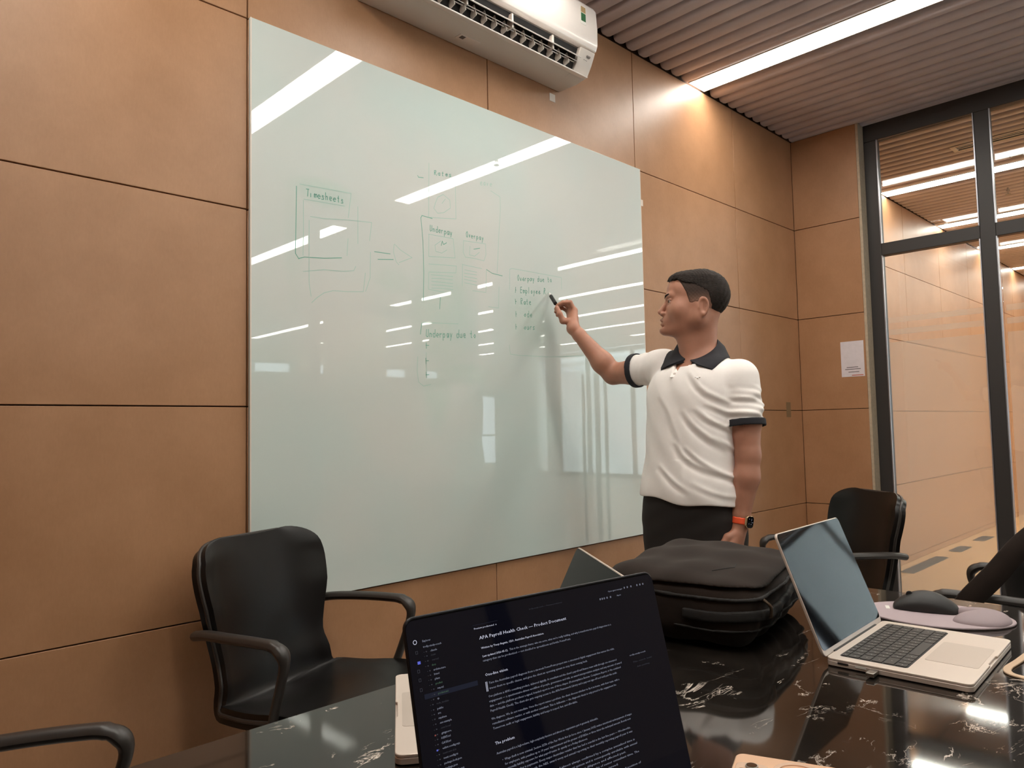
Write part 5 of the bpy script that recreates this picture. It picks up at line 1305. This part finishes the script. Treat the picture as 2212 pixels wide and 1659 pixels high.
# --- trousers and shoes
pants = Field()
pants.add(lambda p: smax(torso(p, .008) - .0012 * np.sin(p[..., 2] * 90 + p[..., 1] * 40), (p[..., 2] - CZ) + .20, .004), pl(2.33, 1.46, -.34), .26, 0)
pants.add(lambda p: (p[..., 2] - CZ + .48) * -1, pl(2.33, 1.46, -.5), .3, .05, 'i')
for H, K, A in ((HR, KR, AR), (HLp, KL, AL)):
    pants.cone(H + [0, 0, .01], K, .099, .072, .035); pants.cone(K, A + [.005, 0, .03], .072, .058, .03)
pants.add(lambda p: -(p[..., 2] - .075), pl(2.34, 1.45, -1.12), .3, .004, 'i')
tr = sdf_obj('trousers', pants, pl(2.05, 1.15, -1.14), pl(2.60, 1.75, -.17), .0045, 'pants', man, 1)
for A in (AR, AL):
    s = Field(); a = A + np.array([.02, 0, -.045]); t = A + np.array([-.17, -.004, -.058])
    s.cone(a, t, .042, .030, .0); s.cone(A + [0, 0, -.02], A + [0, 0, -.03], .044, .046, .02)
    s.add(lambda p: -(p[..., 2] - .002), A, .4, .004, 'i')
    sdf_obj('shoe', s, A + [-.24, -.08, -.095], A + [.10, .08, .05], .005, 'leather', man, 1)

# --- hair
def hn(q): return .28 * hn0(q)
def hn0(q): return .0016 * np.sin(q[..., 1] * 330 + 18 * np.sin(q[..., 0] * 38)) + .0014 * np.sin(q[..., 0] * 210 + q[..., 1] * 160 + q[..., 2] * 140) + .0012 * np.sin(q[..., 0] * 420 + q[..., 2] * 230)
def hairf(p):
    q0 = hl(p); q = q0.copy(); f, l, u = q[..., 0], q[..., 1], q[..., 2]
    base = smin(ell(q, (-.012, 0, .028), (.094, .0745, .084)), ell(q, (.058, 0, .050), (.050, .056, .050)), .03)
    th = .0035 + .0085 * np.clip((u - .056) / .035, 0, 1) * np.clip(1 - (-f - .02) / .10, .35, 1) + .0035 * np.clip((-f - .045) / .04, 0, 1) * np.clip((u + .06) / .10, 0, 1)
    d = base - th - hn(q)
    # swept front tuft
    d = smin(d, ell(q, (.062, 0, .0885), (.034, .050, .0145)) - hn(q) * 1.4, .012)
    al = np.abs(l)
    # lower boundary of the long hair: temple line, then behind the ear down to the nape
    lim = np.interp(f, [-.13, -.095, -.06, -.046, -.030, .02, .055, .075, .12], [-.045, -.052, -.070, -.045, .030, .058, .064, .076, .086])
    lim = lim + .0015 * np.sin(f * 500) - .012 * np.clip((al - .0) / .08, 0, 1) * 0
    lim = np.where(al < .045, np.where(f > .04, lim - .004, lim), lim)
    return smax(d, lim - u, .004)
sdf_obj('hair', Field().add(hairf, hw(-.01, 0, .04), .16), HO - .17, HO + .17, .0022, 'hair', man, 0)
def sidef(p):
    q0 = hl(p); q = q0.copy(); f, l, u = q[..., 0], np.abs(q[..., 1]), q[..., 2]; q[..., 1] = l
    base = smin(ell(q, (-.012, 0, .028), (.094, .0745, .084)), ell(q, (.058, 0, .050), (.050, .056, .050)), .03)
    base = smin(base, ell(q, (.040, 0, -.020), (.070, .060, .088)), .03)
    base = smin(base, rcone(q, (-.004, .052, -.02), (.002, .050, -.062), .024, .022), .025)
    d = base - .0020 - .0004 * np.sin(f * 500) * np.sin(u * 480)
    fr_ = np.interp(u, [-.09, -.02, -.008, .006, .030, .055, .078], [-.044, -.030, .034, .038, .046, .060, .074])
    d = smax(d, f - fr_, .002)
    d = smax(d, -(u - np.interp(f, [-.1, -.06, -.045, -.028, .015, .04], [-.075, -.088, -.070, -.010, -.006, -.016])), .002)
    return smax(d, -(np.abs(l) - .02), .004)
sdf_obj('clipped_hair', Field().add(sidef, hw(-.01, 0, .02), .16), HO - .17, HO + .17, .0020, 'stubble', man, 0)
# --- eyes, brows, lips
for s in (-1, 1):
    c = Vector(hw(.0925, s * .0305, .0015)); ey = MB().sphere(c, .0122, 20, 14).build('eye', 'eyew', man, angle=180)
    g = (Vector(HF) * .97 + Vector(HL) * s * .12 - Vector(HU) * .05).normalized()
    MB().cyl(c + g * .0108, c + g * .0126, .0058, 20, .0045).build('iris', 'iris', ey)
    b = MB().tube([Vector(hw(.1140, s * .009, .0190)), Vector(hw(.1105, s * .022, .0240)), Vector(hw(.1030, s * .034, .0265)), Vector(hw(.0940, s * .045, .0220))], [.0046, .0066, .0058, .0026], 8, flat=.6)
    b.build('eyebrow', 'hair', man, angle=60)

# --- watch on the left wrist
wt = tag(bpy.data.objects.new('watch', None), 'smart watch with orange strap on the left wrist of the man', 'watch'); COL.objects.link(wt)
wc = WL + (EL - WL) * .05; wt.location = Vector(wc); wt.matrix_basis = Matrix.Translation(Vector(wc))
wax = (EL - WL) / np.linalg.norm(EL - WL)
def wband(p):
    q = p - wc; t = q @ wax; rad = length(q - t[..., None] * wax)
    return smax(np.abs(rad - .0305) - .0017, np.abs(t) - .0115, .0015)
sdf_obj('strap', Field().add(wband, wc, .06), wc - .06, wc + .06, .0022, 'orange', wt, 1)
wn = np.array([-.14, -.98, .02]); wn = wn - wax * (wn @ wax); wn /= np.linalg.norm(wn); ws = np.cross(wax, wn)
Mw = Matrix((Vector(ws), Vector(wax), Vector(wn))).transposed().to_4x4(); Mw.translation = Vector(wc + wn * .0285)
MB().prism(rrect(.036, .041, .010, 6), 0, .0100, Mw).build('case', 'gold', wt, bevel=.0022, seg=3)
MB().prism(rrect(.033, .038, .009, 6), .0099, .0112, Mw).build('watch_face', 'lidglass', wt, bevel=.0008)
MB().cyl(Mw @ Vector((.018, .008, .005)), Mw @ Vector((.0205, .008, .005)), .0035, 14).build('crown', 'gold', wt)
dg = MB()
for (x, y, w_, h_) in ((-.010, .010, .004, .0012), (-.010, -.006, .0035, .0012), (.004, .004, .0012, .008), (.006, -.002, .008, .0012), (.002, -.008, .004, .0012)): dg.box((x, y, .0112), (x + w_, y + h_, .0114), Mw)
dg.build('watch_digits', 'tx_body', wt, angle=0)

# --- marker pen: tip on the board, held between thumb and index finger
mk = tag(bpy.data.objects.new('marker_pen', None), 'black and white board marker held in the raised hand', 'marker'); COL.objects.link(mk)
tip = Vector((2.314, YB - .001, .580 + CZ)); grip = Vector(px(1203, 661, 3.011)); ax_ = (grip - tip).normalized()
mk.location = tip; mk.matrix_basis = Matrix.Translation(tip)
MB().cyl(tip, tip + ax_ * .014, .0016, 12, .0032).build('nib', 'marker_dark', mk)
MB().cyl(tip + ax_ * .013, tip + ax_ * .048, .0042, 16, .0072).build('nozzle', 'white', mk)
MB().cyl(tip + ax_ * .047, tip + ax_ * .054, .0076, 20, .0080).build('collar_ring', 'dark', mk)
MB().cyl(tip + ax_ * .053, tip + ax_ * .140, .0078, 20).build('barrel', 'dark', mk, bevel=.001)
print('counts', {o.name: len(o.data.polygons) for o in man.children_recursive if o.type == 'MESH'})
